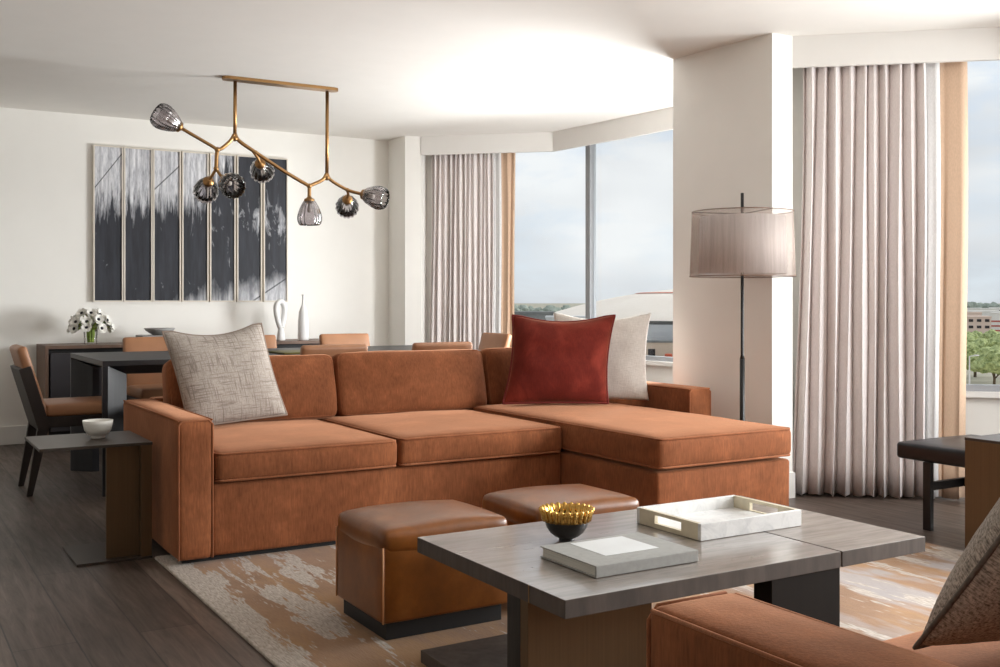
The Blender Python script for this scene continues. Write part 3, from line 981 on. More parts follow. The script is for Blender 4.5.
# ---------------------------------------------------------------- black bench by the window
R = root('bench', 'black leather bench on a black metal frame in front of the right curtain', 'bench', (4.57, 2.9, 0))
obj('seat', rbox(NB(), (4.284, 2.36, .322), (4.86, 3.395, .402), .018, (8, 12, 2), crown=.008, nz=.0015, seed=31), MAT['black_vinyl'], R, smooth=True)
for x in (4.290, 4.826):
    for y in (2.46, 3.205):
        obj('leg', box(NB(), x, x + .026, y, y + .04, 0, .322, .001), MAT['black_metal'], R)
b = NB()
for y in (2.466, 3.211): box(b, 4.31, 4.83, y, y + .026, .188, .226)
box(b, 4.55, 4.58, 2.48, 3.22, .188, .226)
obj('stretcher', b, MAT['black_metal'], R)

# ---------------------------------------------------------------- dining table
D = root('dining_table', 'long black oak dining table with mitred sharp-edged legs behind the sofa', 'dining table', (2.36, 6.68, 0))
dx0, dx1, dy0, dy1, dz = 1.115, 3.60, 6.13, 7.22, .752
b = NB()
# top: thin edge, underside slopes to a deeper core
vs = [(dx0, dy0, dz - .028), (dx1, dy0, dz - .028), (dx1, dy1, dz - .028), (dx0, dy1, dz - .028), (dx0, dy0, dz), (dx1, dy0, dz), (dx1, dy1, dz), (dx0, dy1, dz)]
hexa(b, vs)
obj('tabletop', b, MAT['blackwood_top'], D)
i = .15
b = NB()
hexa(b, [(dx0 + i, dy0 + i, dz - .085), (dx1 - i, dy0 + i, dz - .085), (dx1 - i, dy1 - i, dz - .085), (dx0 + i, dy1 - i, dz - .085),
         (dx0 + .001, dy0 + .001, dz - .0285), (dx1 - .001, dy0 + .001, dz - .0285), (dx1 - .001, dy1 - .001, dz - .0285), (dx0 + .001, dy1 - .001, dz - .0285)])
obj('apron', b, MAT['blackwood'], D)
for cx, sx in ((dx0, 1), (dx1, -1)):
    for cy, sy in ((dy0, 1), (dy1, -1)):
        p = [(0, 0), (.028, 0), (.15, .11), (.15, .15), (.11, .15), (0, .028)]
        poly = [(cx + sx * u, cy + sy * v) for u, v in p]
        b = NB()
        lo = [b.verts.new((*q, 0)) for q in poly]
        hz = [dz - .029, dz - .029, dz - .084, dz - .084, dz - .084, dz - .029]
        hi = [b.verts.new((*q, h)) for q, h in zip(poly, hz)]
        b.faces.new(lo); b.faces.new(hi)
        for k in range(6):
            b.faces.new((lo[k], lo[(k + 1) % 6], hi[(k + 1) % 6], hi[k]))
        obj('leg', b, MAT['blackwood'], D)

# ---------------------------------------------------------------- dining chairs
def make_chair(name, label):
    R = root(name, label, 'chair')
    obj('seat', rbox(NB(), (-.205, -.205, .435), (.25, .205, .505), .022, (6, 6, 2), crown=.01, nz=.002), MAT['tan'], R, smooth=True, local=True)
    b = NB()
    box(b, -.225, .235, -.2, .2, .375, .436, .003)
    obj('seat_frame', b, MAT['darkwood'], R, local=True)
    M = Matrix.Translation((-.19, 0, .44)) @ Matrix.Rotation(-.285, 4, 'Y')
    bm = rbox(NB(), (-.052, -.205, 0), (0, .205, .415), .02, (2, 8, 8), fx=.004, nz=.001)
    bm.transform(M)
    obj('backrest', bm, MAT['tan'], R, smooth=True, local=True)
    bm = box(NB(), -.075, -.053, -.212, .212, -.06, .30, .003)
    box(bm, -.074, -.012, -.214, -.206, -.06, .30); box(bm, -.074, -.012, .206, .214, -.06, .30)
    bm.transform(M)
    obj('back_shell', bm, MAT['darkwood'], R, local=True)
    for sy in (-1, 1):
        y0, y1 = sy * .20, sy * .165
        b = hexa(NB(), [(-.305, sy * .205, 0), (-.275, sy * .205, 0), (-.275, sy * .178, 0), (-.305, sy * .178, 0),
                        (-.245, sy * .205, .40), (-.185, sy * .205, .40), (-.185, sy * .165, .40), (-.245, sy * .165, .40)])
        obj('leg', b, MAT['darkwood'], R, local=True)
        b = hexa(NB(), [(.20, sy * .20, 0), (.225, sy * .20, 0), (.225, sy * .175, 0), (.20, sy * .175, 0),
                        (.185, sy * .20, .38), (.235, sy * .20, .38), (.235, sy * .16, .38), (.185, sy * .16, .38)])
        obj('leg', b, MAT['darkwood'], R, local=True)
    return R
chair0 = make_chair('dining_chair', 'tan leather dining chair with dark legs at the left head of the table')
chair0.location = (1.06, 6.555, 0)
chairs = [((1.735, 7.36, 0), -PI / 2, 'tan leather dining chair across the table, just right of the flower vase'),
          ((2.435, 7.36, 0), -PI / 2, 'tan leather dining chair across the table, half hidden by the taupe cushion'),
          ((3.195, 7.36, 0), -PI / 2, 'tan leather dining chair across the table, right of the white bottle vase'),
          ((1.62, 6.06, 0), PI / 2, 'tan leather dining chair hidden behind the taupe cushion, back to the sofa'),
          ((2.325, 6.06, 0), PI / 2, 'tan leather dining chair showing behind the left sofa back cushion'),
          ((3.035, 6.06, 0), PI / 2, 'tan leather dining chair showing behind the middle sofa back cushion'),
          ((3.97, 7.20, 0), PI, 'tan leather dining chair at the right head of the table, before the far curtain')]
chair0['group'] = 'dining chairs round the black table'
for loc, rz, lab in chairs:
    c = copy_tree(chair0)
    c.location = loc
    c.rotation_euler = (0, 0, rz)
    c['label'] = lab
o = obj('serving_tray', rbox(NB(), (2.22, 6.30, dz + .001), (2.56, 6.62, dz + .013), .005, (4, 4, 1)), MAT['olive'], smooth=True, loc=(2.4, 6.45, dz))
tag(o, 'thin olive green tray lying on the black dining table', 'tray')

# ---------------------------------------------------------------- credenza
K = root('credenza', 'long low walnut credenza with charcoal doors against the back wall', 'credenza', (2.25, 8.49, 0))
kx0, kx1, ky0, ky1, kz = 1.105, 3.40, 8.26, 8.725, .760
obj('side_panel', box(NB(), kx0, kx0 + .022, ky0, ky1, .10, kz - .024, .001), MAT['walnut'], K)
obj('side_panel', box(NB(), kx1 - .022, kx1, ky0, ky1, .10, kz - .024, .001), MAT['walnut'], K)
obj('top_panel', box(NB(), kx0, kx1, ky0, ky1, kz - .024, kz, .001), MAT['walnut'], K)
b = box(NB(), kx0 + .022, kx1 - .022, ky0 + .06, ky1, .10, kz - .024)
obj('carcass', b, MAT['plinth'], K)
n = 4
w = (kx1 - kx0 - .07) / n
for k in range(n):
    obj('door', box(NB(), kx0 + .038 + k * w, kx0 + .032 + (k + 1) * w, ky0 + .018, ky0 + .058, .13, kz - .056, .002), MAT['greydoor'], K)
obj('plinth', box(NB(), kx0 + .05, kx1 - .05, ky0 + .06, ky1 - .02, 0, .10), MAT['plinth'], K)

# flowers in a glass vase
fx, fy = 1.445, 8.42
Vs = root('glass_vase', 'clear glass vase of white anemones on the left end of the credenza', 'vase', (fx, fy, kz))
obj('vase_body', lathe(NB(), [(0, .002), (.042, .002), (.046, .01), (.05, .11), (.047, .11), (.043, .012), (0, .008)], 32), MAT['vase_glass'], Vs, smooth=True, local=True)
lv = NB()
rnd = random.Random(4)
for k in range(34):
    a = rnd.uniform(0, 2 * PI); r = rnd.uniform(.055, .10); z = .125 + rnd.uniform(0, .02) + r * .1
    p = Vector((fx + r * math.cos(a), fy + r * math.sin(a), kz + z))
    d = Vector((math.cos(a), math.sin(a), rnd.uniform(-.4, .7))).normalized() * rnd.uniform(.025, .05)
    s = d.cross(Vector((0, 0, 1))).normalized() * .011
    u = Vector((0, 0, .006))
    P = [p, p + d * .5 + s + u, p + d, p + d * .5 - s + u]
    lo = [lv.verts.new(q) for q in P]
    hi = [lv.verts.new(q + Vector((0, 0, .0015))) for q in P]
    lv.faces.new(lo[::-1]); lv.faces.new(hi)
    for i in range(4): lv.faces.new((lo[i], lo[(i + 1) % 4], hi[(i + 1) % 4], hi[i]))
o = obj('leaves', lv, MAT['leaf'], loc=(fx, fy, kz + .1))
tag(o, 'small green leaves among the white anemones in the glass vase', 'leaves', kind='stuff')
def anemone(i, head, face, R):
    F = root('anemone_flower', 'white anemone with a black centre in the glass vase', 'flower', (fx, fy, kz + .012), 0, 'white anemones in the glass vase')
    M = frame_to(head, face)
    b = NB()
    for ringn, rr, tilt, nn in ((0, 1.0, .25, 6), (1, .8, .55, 5)):
        for k in range(nn):
            a = (k + .5 * ringn) * 2 * PI / nn
            ca, sa = math.cos(a), math.sin(a)
            pts = []
            for (l, wd) in ((.12, .10), (.45, .36), (.8, .40), (1.0, .18)):
                z = R * (tilt * l * l) + ringn * .001
                c = Vector((ca * l * R * rr, sa * l * R * rr, z))
                sd = Vector((-sa, ca, 0)) * wd * R
                pts.append((c - sd, c + sd))
            for th in (0, -.0012):
                V4 = [(b.verts.new(p + Vector((0, 0, th))), b.verts.new(q + Vector((0, 0, th)))) for p, q in pts]
                for i in range(3):
                    b.faces.new((V4[i][0], V4[i][1], V4[i + 1][1], V4[i + 1][0]))
    b.transform(M)
    obj('petals', b, MAT['petal'], F, smooth=True)
    b = NB()
    bmesh.ops.create_uvsphere(b, u_segments=12, v_segments=8, radius=R * .30)
    for v in b.verts: v.co.z = v.co.z * .6 + R * .12
    b.transform(M)
    obj('flower_centre', b, MAT['flcentre'], F, smooth=True)
    hx, hy = head[0] - fx, head[1] - fy
    pts = curve_pts([(fx + hx * .14, fy + hy * .14, kz + .016), (fx + hx * .19, fy + hy * .19, kz + .075), (fx + hx * .24, fy + hy * .24, kz + .118), Vector(head) - Vector(face).normalized() * .004], 5)
    obj('stem', tube(NB(), pts, .0038, 6), MAT['stem'], F, smooth=True)
k = 0
for ring, (r, z, nn) in enumerate(((.0, .246, 1), (.068, .228, 6), (.118, .182, 9), (.132, .122, 8))):
    for j in range(nn):
        a = j * 2 * PI / nn + ring * .42 + rnd.uniform(-.06, .06)
        hd = (fx + r * math.cos(a) * 1.08, fy + r * math.sin(a) * .9, kz + z + rnd.uniform(-.012, .012))
        fc = (math.cos(a) * r * 9, math.sin(a) * r * 9 - .25, .75 - ring * .12)
        anemone(k, hd, fc, rnd.uniform(.038, .043))
        k += 1

# white sculptural vases
b = NB()
lp = [(2.935, 8.42, kz + .105), (2.918, 8.42, kz + .15), (2.903, 8.42, kz + .21), (2.897, 8.42, kz + .265), (2.905, 8.42, kz + .305), (2.930, 8.42, kz + .322), (2.955, 8.42, kz + .310), (2.968, 8.42, kz + .27), (2.966, 8.42, kz + .22), (2.955, 8.42, kz + .16), (2.942, 8.42, kz + .105)]
tube(b, curve_pts(lp, 4), .0235, 12)
lb = lathe(NB(), [(0, 0), (.034, 0), (.036, .006), (.030, .05), (.024, .09), (.024, .118), (.0, .125)], 24)
lb.transform(Matrix.Translation((2.938, 8.42, kz + .001)))
merge(b, lb)
o = obj('loop_vase', b, MAT['matte_white'], smooth=True, loc=(2.938, 8.42, kz))
tag(o, 'white loop-shaped sculptural vase on the credenza, left of the bottle vase', 'vase')
b = lathe(NB(), [(0, 0), (.042, 0), (.046, .005), (.0465, .03), (.043, .16), (.036, .235), (.024, .27), (.012, .295), (.0095, .33), (.0095, .365), (.013, .375), (.012, .384), (.006, .38), (0, .37)], 32)
b.transform(Matrix.Translation((3.125, 8.40, kz + .001)))
o = obj('bottle_vase', b, MAT['matte_white'], smooth=True, loc=(3.125, 8.40, kz))
tag(o, 'slender white bottle vase on the credenza, right of the loop vase', 'vase')
o = obj('flat_book', box(NB(), 1.80, 2.10, 8.31, 8.55, kz + .001, kz + .062, .003), MAT['greyceramic'], loc=(1.95, 8.43, kz))
tag(o, 'thick grey book lying on the credenza under the shallow bowl', 'book')
b = lathe(NB(), [(0, 0), (.045, 0), (.06, .004), (.105, .034), (.118, .052), (.114, .053), (.1, .036), (.056, .010), (0, .008)], 40)
b.transform(Matrix.Translation((1.955, 8.42, kz + .063)))
o = obj('shallow_bowl', b, MAT['greyceramic'], smooth=True, loc=(1.955, 8.42, kz + .063))
tag(o, 'shallow grey bowl on the book, beyond the dining table', 'bowl')

# ---------------------------------------------------------------- art panels
xs = [(1.516, 1.741), (1.747, 1.967), (1.973, 2.193), (2.204, 2.419), (2.432, 2.646), (2.660, 2.874), (2.890, 3.103)]
al = ['leftmost tall narrow abstract panel, white above and black below', 'second abstract panel from the left, white drips over black',
      'third abstract panel from the left, with a thin slanting line', 'middle abstract panel of the row of seven, streaked white and black',
      'third abstract panel from the right, behind the chandelier globes', 'second abstract panel from the right, mostly black with pale wisps',
      'rightmost abstract panel of the row, above the white loop vase']
for (x0, x1), lb in zip(xs, al):
    P = root('art_panel', lb, 'painting', ((x0 + x1) / 2, 8.735, 1.08), 0, 'seven-panel abstract on the back wall')
    z0, z1, f = 1.082, 2.315, .010
    b = NB()
    box(b, x0, x0 + f, 8.712, 8.749, z0, z1); box(b, x1 - f, x1, 8.712, 8.749, z0, z1)
    box(b, x0 + f, x1 - f, 8.712, 8.749, z0, z0 + f); box(b, x0 + f, x1 - f, 8.712, 8.749, z1 - f, z1)
    obj('frame', b, MAT['frame_wood'], P)
    obj('canvas', box(NB(), x0 + f, x1 - f, 8.724, 8.745, z0 + f, z1 - f), MAT['art'], P)

# ---------------------------------------------------------------- chandelier
H = root('chandelier', 'brass branching chandelier with seven smoked fluted glass globes over the dining table', 'chandelier', (2.38, 6.8, CE))
Y = 6.8
def v3(x, z, dy=0.0): return Vector((x, Y + dy, z))
b = NB()
cp = []
for cx, a0 in ((2.735, -PI / 2), (2.02, PI / 2)):
    for k in range(9):
        a = a0 + k * PI / 8
        cp.append((cx + .045 * math.cos(a), Y + .045 * math.sin(a)))
prism(b, cp, CE - .02, CE)
obj('canopy', b, MAT['brass'], H)
J1, A1, B1, C1, J2 = v3(2.06, 2.151), v3(1.945, 2.069), v3(1.937, 1.945), v3(2.573, 1.869), v3(2.70, 1.933)
for j, x in ((J1, 2.062), (J2, 2.702)):
    obj('rod', tube(NB(), [(x, Y, CE - .024), j], .012, 12), MAT['brass'], H, smooth=True)
b = NB()
def limb(P, r=.012): tube(b, curve_pts(P, 6), r, 10)
def knot(p, r):
    s = NB(); bmesh.ops.create_icosphere(s, subdivisions=2, radius=r); s.transform(Matrix.Translation(p)); merge(b, s)
limb([J1 + Vector((0, 0, .03)), J1 + Vector((-.03, 0, -.018)), A1 + Vector((.03, 0, .012)), A1], .0125)
limb([J1 + Vector((0, 0, .03)), J1 + Vector((.03, 0, -.015)), v3(2.201, 2.069), v3(2.40, 1.955), C1 + Vector((-.03, 0, .014)), C1], .0125)
limb([J2 + Vector((0, 0, .03)), J2 + Vector((-.03, 0, -.015)), C1 + Vector((.03, 0, .014)), C1], .0125)
ends = []
def socket(p, d, open_r=.0):
    ends.append((Vector(p), Vector(d).normalized()))
p1 = v3(1.711, 2.19); limb([A1, A1 + Vector((-.05, 0, .028)), p1], .011); socket(p1, (-.173, -.03, .085))
limb([A1, A1 + Vector((-.005, 0, -.05)), B1], .0125)
p2 = v3(1.903, 1.872, .05); limb([B1, B1 + Vector((-.018, .02, -.04)), p2], .010); socket(p2, (.10, .85, -.42))
p3 = v3(1.975, 1.875, -.055); limb([B1, B1 + Vector((.02, -.02, -.04)), p3], .010); socket(p3, (.12, -.88, -.40))
q4 = v3(2.201, 2.069); p4 = v3(2.238, 2.008, .03); limb([q4 + Vector((-.03, 0, .02)), q4 + Vector((.012, .006, -.03)), p4], .010); socket(p4, (.40, .85, -.30))
p5 = v3(2.573, 1.785); limb([C1, C1 + Vector((0, 0, -.04)), p5], .0125); socket(p5, (0.02, 0, -1))
q6 = v3(2.850, 1.858); limb([J2 + Vector((0, 0, .03)), J2 + Vector((.03, 0, -.015)), q6, v3(2.945, 1.831, -.03)], .0115)
p6 = v3(2.868, 1.80, .04); limb([q6, q6 + Vector((.012, .012, -.03)), p6], .010); socket(p6, (.34, .85, -.34))
p7 = v3(2.945, 1.831, -.03); socket(p7, (.66, -.70, -.22))
for p, r in ((J1, .02), (A1, .019), (B1, .018), (C1, .019), (J2, .02), (q6, .015), (q4, .015)): knot(p, r)
obj('branch', b, MAT['brass'], H, smooth=True)
for p, d in ends:
    M = frame_to(p, d)
    sk = lathe(NB(), [(0, -.012), (.013, -.012), (.02, -.002), (.034, .004), (.036, .012), (.034, .030), (.018, .036), (0, .036)], 24)
    sk.transform(M)
    so = obj('socket', sk, MAT['brass'], H, smooth=True)
    g = NB()
    prof = [(.037, .018), (.048, .034), (.062, .064), (.074, .098), (.080, .128), (.079, .152), (.071, .174), (.064, .183), (.061, .180), (.068, .168), (.074, .15), (.075, .128), (.069, .100), (.058, .068), (.044, .038), (.034, .022)]
    lathe(g, prof, 64, flute=16, fdepth=.05)
    g.transform(M)
    obj('glass_globe', g, MAT['smoke'], so, smooth=True)
    g = lathe(NB(), [(0, .034), (.010, .036), (.011, .055), (.015, .070), (.017, .082), (.013, .094), (0, .099)], 16)
    g.transform(M)
    obj('bulb', g, MAT['bulb'], so, smooth=True)

# ---------------------------------------------------------------- outside
GZ = -14.0
def bp(deg, r, z=0.0):
    a = math.radians(deg)
    return Vector((r * math.sin(a), r * math.cos(a), z))
def ext(name, c, c2, scale, rough=.9):
    t = NT(name)
    f = t.noise(t.coord('Object'), scale, 5, .65)
    t.bsdf(t.ramp(f, [(.35, lin(c)), (.65, lin(c2))]), rough, spec=.1)
    return t.m
MAT['ground'] = ext('dry_ground', (150, 146, 130), (186, 178, 160), .05)
MAT['asphalt'] = ext('pale_asphalt', (178, 168, 156), (198, 190, 178), .3)
MAT['tree'] = ext('tree_leaf', (118, 132, 84), (206, 214, 152), 1.6)
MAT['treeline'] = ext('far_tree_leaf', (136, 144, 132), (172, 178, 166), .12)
MAT['bark'] = ext('bark', (92, 78, 62), (116, 100, 82), 3)
MAT['hotelwall'] = ext('pink_render', (222, 198, 184), (232, 210, 196), .2)
MAT['whitewall'] = ext('white_render', (226, 222, 216), (238, 234, 228), .2)
MAT['redband'] = ext('red_band', (178, 92, 80), (190, 104, 92), .3)
MAT['winddark'] = ext('dark_opening', (58, 54, 56), (74, 70, 72), .5)
MAT['domewhite'] = ext('membrane_roof', (232, 220, 206), (244, 234, 222), .03)
MAT['domered'] = ext('red_roof_line', (190, 96, 72), (204, 110, 84), .3)
MAT['concrete'] = ext('grey_cladding', (205, 206, 207), (220, 220, 220), .06)
MAT['beigewall'] = ext('beige_masonry', (212, 192, 172), (226, 208, 190), .1)
MAT['rim_shade'] = ext('grey_rim_shade', (112, 114, 118), (128, 130, 132), .1)
MAT['greyroof'] = ext('grey_roof', (124, 126, 126), (156, 156, 152), .12)
b = NB()
n = 64
c0 = b.verts.new((0, 0, GZ))
for rr in (60, 200, 800, 3000, 9000):
    pass
rings = []
for rr in (14, 60, 200, 800, 3000, 12000):
    rings.append([b.verts.new((rr * math.sin(k * 2 * PI / n), rr * math.cos(k * 2 * PI / n), GZ)) for k in range(n)])
for k in range(n): b.faces.new((c0, rings[0][k], rings[0][(k + 1) % n]))
for A_, B_ in zip(rings, rings[1:]):
    for k in range(n): b.faces.new((A_[k], B_[k], B_[(k + 1) % n], A_[(k + 1) % n]))
struct('ground', b, MAT['ground'])
# parking lot and street
b = NB()
P = [bp(50, 150), bp(62, 150), bp(62, 205), bp(50, 205)]
prism(b, [(p.x, p.y) for p in P], GZ, GZ + .05)
struct('street', b, MAT['asphalt'])
b = NB()
P = [bp(36, 226), bp(45, 226), bp(45, 241), bp(36, 241)]
prism(b, [(p.x, p.y) for p in P], GZ, GZ + 2.2)
struct('pavement', b, MAT['asphalt'])

def blob(bm, c, r, seed, sq=.8, sub=3, rough=.35):
    s = NB(); bmesh.ops.create_icosphere(s, subdivisions=sub, radius=1)
    for v in s.verts:
        d = 1 + rough * mnoise.noise(v.co * 2.3 + Vector((seed, 0, 0))) + rough * .6 * mnoise.noise(v.co * 6 + Vector((0, seed, 0)))
        v.co = Vector((v.co.x * r * d, v.co.y * r * d, v.co.z * r * d * sq)) + Vector(c)
    return merge(bm, s)
def tree(label, deg, dist, h, r, seed, group=None):
    p = bp(deg, dist, GZ)
    R = root('tree', label, 'tree', p, 0, group)
    rnd = random.Random(seed)
    b = tube(NB(), [p, p + Vector((.15, 0, h * .28)), p + Vector((.1, .1, h * .6))], [h * .035, h * .028, h * .015], 8)
    for k in range(3):
        a = rnd.uniform(0, 6.28)
        tube(b, [p + Vector((.15, 0, h * .28)), p + Vector((math.cos(a) * r * .5, math.sin(a) * r * .5, h * .55))], [h * .018, h * .01], 6)
    obj('trunk', b, MAT['bark'], R, smooth=True)
    b = NB()
    for k in range(9):
        a = rnd.uniform(0, 6.28); q = r * rnd.uniform(.15, .62)
        blob(b, p + Vector((math.cos(a) * q, math.sin(a) * q, h * rnd.uniform(.48, .84))), r * rnd.uniform(.36, .55), seed + k)
    obj('crown', b, MAT['tree'], R)
trees = [(54.6, 215, 8.0, 4.6, 'broad green tree below the pink building, beside the tan curtain'),
         (55.3, 232, 8.6, 4.4, 'green tree just under the pink building windows'),
         (56.15, 196, 7.4, 3.9, 'nearer spreading tree on a bare trunk by the street, right window'),
         (57.0, 222, 8.4, 4.6, 'green tree at the right edge of the right window'),
         (55.75, 268, 8.4, 4.4, 'green tree behind the others at the foot of the pink building')]
for i, (dg, ds, h, r, lb) in enumerate(trees):
    tree(lb, dg, ds, h, r, 40 + i * 7, 'street trees outside the right window')
# hedge along the street
b = NB()
for k in range(16):
    blob(b, bp(53.5 + k * .26, 186, GZ + .6), 1.0, k, .8, 2)
o = obj('hedge', b, MAT['tree'], loc=bp(55.5, 186, GZ))
tag(o, 'low green hedge along the street below the trees', 'hedge', kind='stuff')
# lamp posts by the street
def post(lb, dg, ds, h):
    p = bp(dg, ds, GZ)
    b = tube(NB(), [p, p + Vector((0, 0, h))], [.14, .09], 8)
    tube(b, [p + Vector((0, 0, h)), p + Vector((.9, -.5, h + .1))], .08, 6)
    box(b, p.x + .6, p.x + 1.3, p.y - .8, p.y - .3, p.z + h + .05, p.z + h + .25)
    o = obj('street_lamp', b, MAT['whitewall'], smooth=False, loc=p)
    tag(o, lb, 'street lamp')
post('pale street lamp at the left edge of the right window view', 55.05, 182, 6.5)
# buildings
def building(name, label, deg, dist, w, d, z1, wall, rows=0, cols=0, yaw=None, z0=GZ, win=None, sill=.0, ww=.5, wh=.45, roofm=None):
    p = bp(deg, dist, z0)
    a = -math.radians(deg) if yaw is None else yaw
    R = root(name, label, 'building', p, a)
    h = z1 - z0
    obj('wall', box(NB(), -w / 2, w / 2, 0, d, 0, h), MAT[wall], R, local=True)
    b = NB(); box(b, -w / 2 - .2, w / 2 + .2, -.2, d + .2, h, h + .5)
    obj('roof', b, MAT[roofm or wall], R, local=True)
    for r in range(rows):
        for c in range(cols):
            cw, chh = w / cols, h / max(rows, 1)
            x = -w / 2 + (c + .5) * cw; z = (r + .55) * chh
            obj('window', box(NB(), x - cw * ww / 2, x + cw * ww / 2, -.12, .3, z - chh * wh / 2, z + chh * wh / 2), MAT[win or 'winddark'], R, local=True)
    return R
building('office_building', 'pink four-storey building with rows of dark windows beyond the trees', 54.75, 420, 19, 14, -3.4 - 1.2, 'hotelwall', 4, 7, yaw=-math.radians(48), z0=GZ, ww=.55, wh=.42)
Rw = building('office_building', 'white building with red bands at the right edge of the view', 56.75, 470, 12, 14, -1.2 - 2.4, 'whitewall', 0, 0)
for k in range(3):
    obj('red_band', box(NB(), -6.1, 6.1, -.15, .2, 7.0 - k * 1.9, 7.6 - k * 1.9), MAT['redband'], Rw, local=True)
building('warehouse', 'long white low building above the pink building roof', 55.6, 620, 40, 20, -4.2, 'whitewall', 1, 8, ww=.6, wh=.2)
building('warehouse', 'cream block further right on the skyline of the right window', 57.0, 800, 30, 20, -3.2, 'whitewall', 2, 6)
building('warehouse', 'small white block left on the skyline beside the tan curtain', 54.9, 760, 18, 20, -3.4, 'whitewall', 1, 4)
building('warehouse', 'pale block under the tree belt, middle of the right window skyline', 55.9, 700, 9, 14, -3.2, 'whitewall', 2, 3)
building('warehouse', 'cream house behind the pink building roof', 55.2, 560, 8, 12, -4.3, 'hotelwall', 1, 3)
# far tree belts (horizon)
def belt(name, label, d0, d1, dist, h, seed, n, r):
    b = NB(); rnd = random.Random(seed)
    for k in range(n):
        dg = d0 + (d1 - d0) * (k + rnd.random() * .6) / n
        blob(b, bp(dg, dist * rnd.uniform(.95, 1.05), GZ + h * rnd.uniform(.3, .6)), r * rnd.uniform(.7, 1.2), seed + k, h / r * .55, 2)
    o = obj(name, b, MAT['treeline'], loc=bp((d0 + d1) / 2, dist, GZ))
    tag(o, label, 'trees', kind='stuff')
belt('treeline', 'distant tree belt on the horizon in the left window', 29, 43, 900, 11.0, 100, 150, 4.5)
belt('treeline', 'distant hazy tree belt on the horizon in the right window', 52, 60, 1300, 12.5, 300, 120, 6)
# arena with a shallow white roof
ac = bp(42.7, 305, GZ)
AR = root('arena', 'huge low white domed arena outside the far window', 'arena', ac)
zr = -3.0 - GZ
Rr = 50.0
hd = 8.2
prof = [(Rr + 1.0, zr - .5), (Rr, zr)] + [(Rr * (1 - k / 14), zr + hd * (1 - (1 - k / 14) ** 2)) for k in range(1, 14)] + [(0, zr + hd)]
obj('dome_roof', lathe(NB(), prof, 96), MAT['domewhite'], AR, smooth=True, local=True)
def dome_z(r): return zr + hd * (1 - (r / Rr) ** 2)
b = NB()
rb_ = [(22, 0), (23.4, 0)]
rings = []
for k in range(73):
    a = k * 2 * PI / 72
    rings.append([b.verts.new((r * math.cos(a), r * math.sin(a) , dome_z(r) + dzv)) for r, dzv in ((22.0, .12), (23.6, .12))])
for k in range(72): b.faces.new((rings[k][0], rings[k][1], rings[k + 1][1], rings[k + 1][0]))
o = obj('roof_ring', b, MAT['domered'], AR, smooth=True, local=True)
tag(o, 'red ring line on the white roof')
b = lathe(NB(), [(Rr - 1, zr - 1.5), (Rr - 1, zr - .4), (Rr - 3, zr - .4), (Rr - 3, zr - 1.5)], 96, close=True)
obj('rim_shade_band', b, MAT['rim_shade'], AR, local=True)  # grey ring painting in the shadow below the roof rim
b = lathe(NB(), [(Rr + .5, zr - 5.4), (Rr + .5, zr - 1.4), (Rr - 4, zr - 1.4), (Rr - 4, zr - 5.4)], 96, close=True)
obj('upper_wall', b, MAT['concrete'], AR, local=True)
b = lathe(NB(), [(Rr - .5, 0), (Rr - .5, zr - 5.5), (Rr - 4, zr - 5.5), (Rr - 4, 0)], 96, close=True)
obj('lower_wall', b, MAT['beigewall'], AR, local=True)
building('annex', 'beige low annex in front of the white arena', 41.5, 243, 26, 10, -5.0 - 3.2, 'beigewall', 1, 4, ww=.25, wh=.4, roofm='greyroof')
building('grey_block', 'low grey roofed building left of the white arena', 32.3, 250, 14, 10, -1.7, 'greyroof', 2, 7, ww=.5, wh=.3)
building('grey_block', 'second low grey building beside the arena rim', 34.6, 236, 9, 8, -2.6, 'concrete', 2, 4)
def car(lb, deg, dist, m, yaw):
    p = bp(deg, dist, GZ + 2.2)
    R = root('car', lb, 'car', p, yaw)
    b = rbox(NB(), (-2.2, -.9, .3), (2.2, .9, .95), .2, (4, 3, 2)); rbox(b, (-1.2, -.8, .85), (1.3, .8, 1.5), .25, (4, 3, 2))
    obj('body', b, m, R, smooth=True, local=True)
    for x in (-1.35, 1.35):
        for y in (-.8, .8):
            w = lathe(NB(), [(0, -.12), (.33, -.12), (.34, 0), (.33, .12), (0, .12)], 16)
            w.transform(Matrix.Translation((x, y, .34)) @ Matrix.Rotation(PI / 2, 4, 'X'))
            obj('wheel', w, MAT['winddark'], R, smooth=True, local=True)
car('dark red car parked below the arena', 40.1, 234, MAT['domered'], .9)

# ---------------------------------------------------------------- sky
W = bpy.data.worlds.new('sky')
SC.world = W
W.use_nodes = True
nt = W.node_tree
nt.nodes.clear()
t = NT.__new__(NT)
t.t = nt
out = nt.nodes.new('ShaderNodeOutputWorld')
tc = nt.nodes.new('ShaderNodeTexCoord')
sx, sy, sz = t.sep(tc.outputs['Generated'])
mp = nt.nodes.new('ShaderNodeMapping')
mp.inputs['Scale'].default_value = (3.0, 3.0, 9.0)
t.l(tc.outputs['Generated'], mp.inputs['Vector'])
cl = t.noise(mp.outputs['Vector'], 1.7, 7, .58, .3)
cl2 = t.noise(mp.outputs['Vector'], .9, 3, .5)
grad = t.ramp(sz, [(0.0, lin((218, 224, 230))), (.08, lin((208, 219, 232))), (.22, lin((178, 202, 232))), (1.0, lin((150, 180, 220)))])
cloud = t.ramp(cl2, [(.38, lin((236, 236, 238))), (.60, lin((196, 198, 204)))])
mask = t.ramp(cl, [(.30, (0, 0, 0)), (.52, (.95, .95, .95))])
col = t.mix(mask, grad, cloud)
bg = nt.nodes.new('ShaderNodeBackground')
t.l(col, bg.inputs['Color'])
bg.inputs['Strength'].default_value = 0.88
nt.links.new(bg.outputs[0], out.inputs['Surface'])

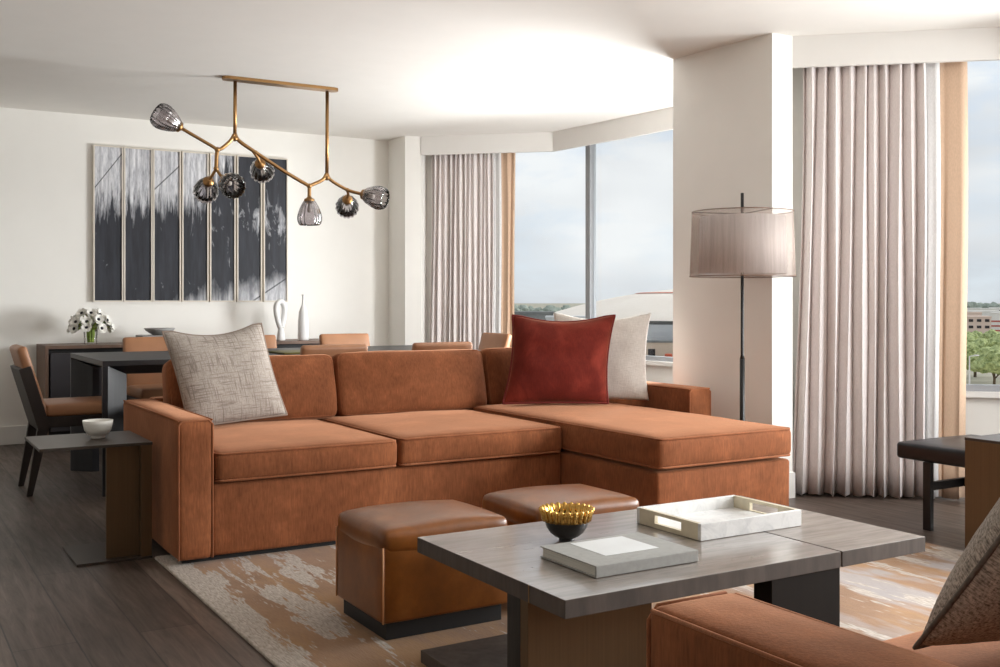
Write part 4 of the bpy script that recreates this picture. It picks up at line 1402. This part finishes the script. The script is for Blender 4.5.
# ---------------------------------------------------------------- light
def area(name, loc, rot, sx_, sy_, power, col=(1, 1, 1)):
    d = bpy.data.lights.new(name, 'AREA')
    d.shape = 'RECTANGLE'; d.size = sx_; d.size_y = sy_
    d.energy = power; d.color = col
    o = bpy.data.objects.new(name, d)
    COL.objects.link(o)
    o.location = loc
    dirv = Vector(rot)
    o.rotation_euler = dirv.to_track_quat('-Z', 'Y').to_euler()
    return o
# daylight entering by the parts of the window wall that lie outside the picture
area('window_daylight_near', (5.50, 1.55, 1.40), (-1, .30, -.12), 2.9, 1.6, 200, (.98, .99, 1))
area('window_daylight_far', (5.42, 5.55, 1.05), (-1, .34, .12), 1.15, .85, 125, (.98, .99, 1))
def sun(name, direction, strength, angle, col=(1, 1, 1)):
    d = bpy.data.lights.new(name, 'SUN')
    d.energy = strength; d.angle = math.radians(angle); d.color = col
    o = bpy.data.objects.new(name, d)
    COL.objects.link(o)
    o.location = (20, 0, 20)
    o.rotation_euler = Vector(direction).to_track_quat('-Z', 'Y').to_euler()
    return o
sun('hazy_sun', (-.9, .14, -.48), 2.4, 60, (1, .98, .95))

# ---------------------------------------------------------------- camera
cd = bpy.data.cameras.new('camera')
cam = bpy.data.objects.new('camera', cd)
COL.objects.link(cam)
cam.location = (0, 0, 1.08)
cam.rotation_euler = (PI / 2, 0, -math.radians(31.0))
cd.sensor_width = 36
cd.lens = 1052 / 1000 * 36
cd.shift_y = -.0315
cd.clip_start = .05
cd.clip_end = 20000
SC.camera = cam

SC.view_settings.view_transform = 'Standard'
SC.view_settings.look = 'None'
SC.view_settings.gamma = 1.0
SC.view_settings.use_curve_mapping = False
SC.view_settings.exposure = 0.4
SC.cycles.use_denoising = True
SC.cycles.denoiser = 'OPENIMAGEDENOISE'
SC.cycles.denoising_input_passes = 'RGB_ALBEDO_NORMAL'
SC.cycles.denoising_prefilter = 'ACCURATE'
SC.cycles.max_bounces = 10
SC.cycles.diffuse_bounces = 6
SC.cycles.transparent_max_bounces = 24
SC.cycles.sample_clamp_indirect = 6.0
SC.cycles.caustics_reflective = False
SC.cycles.caustics_refractive = False
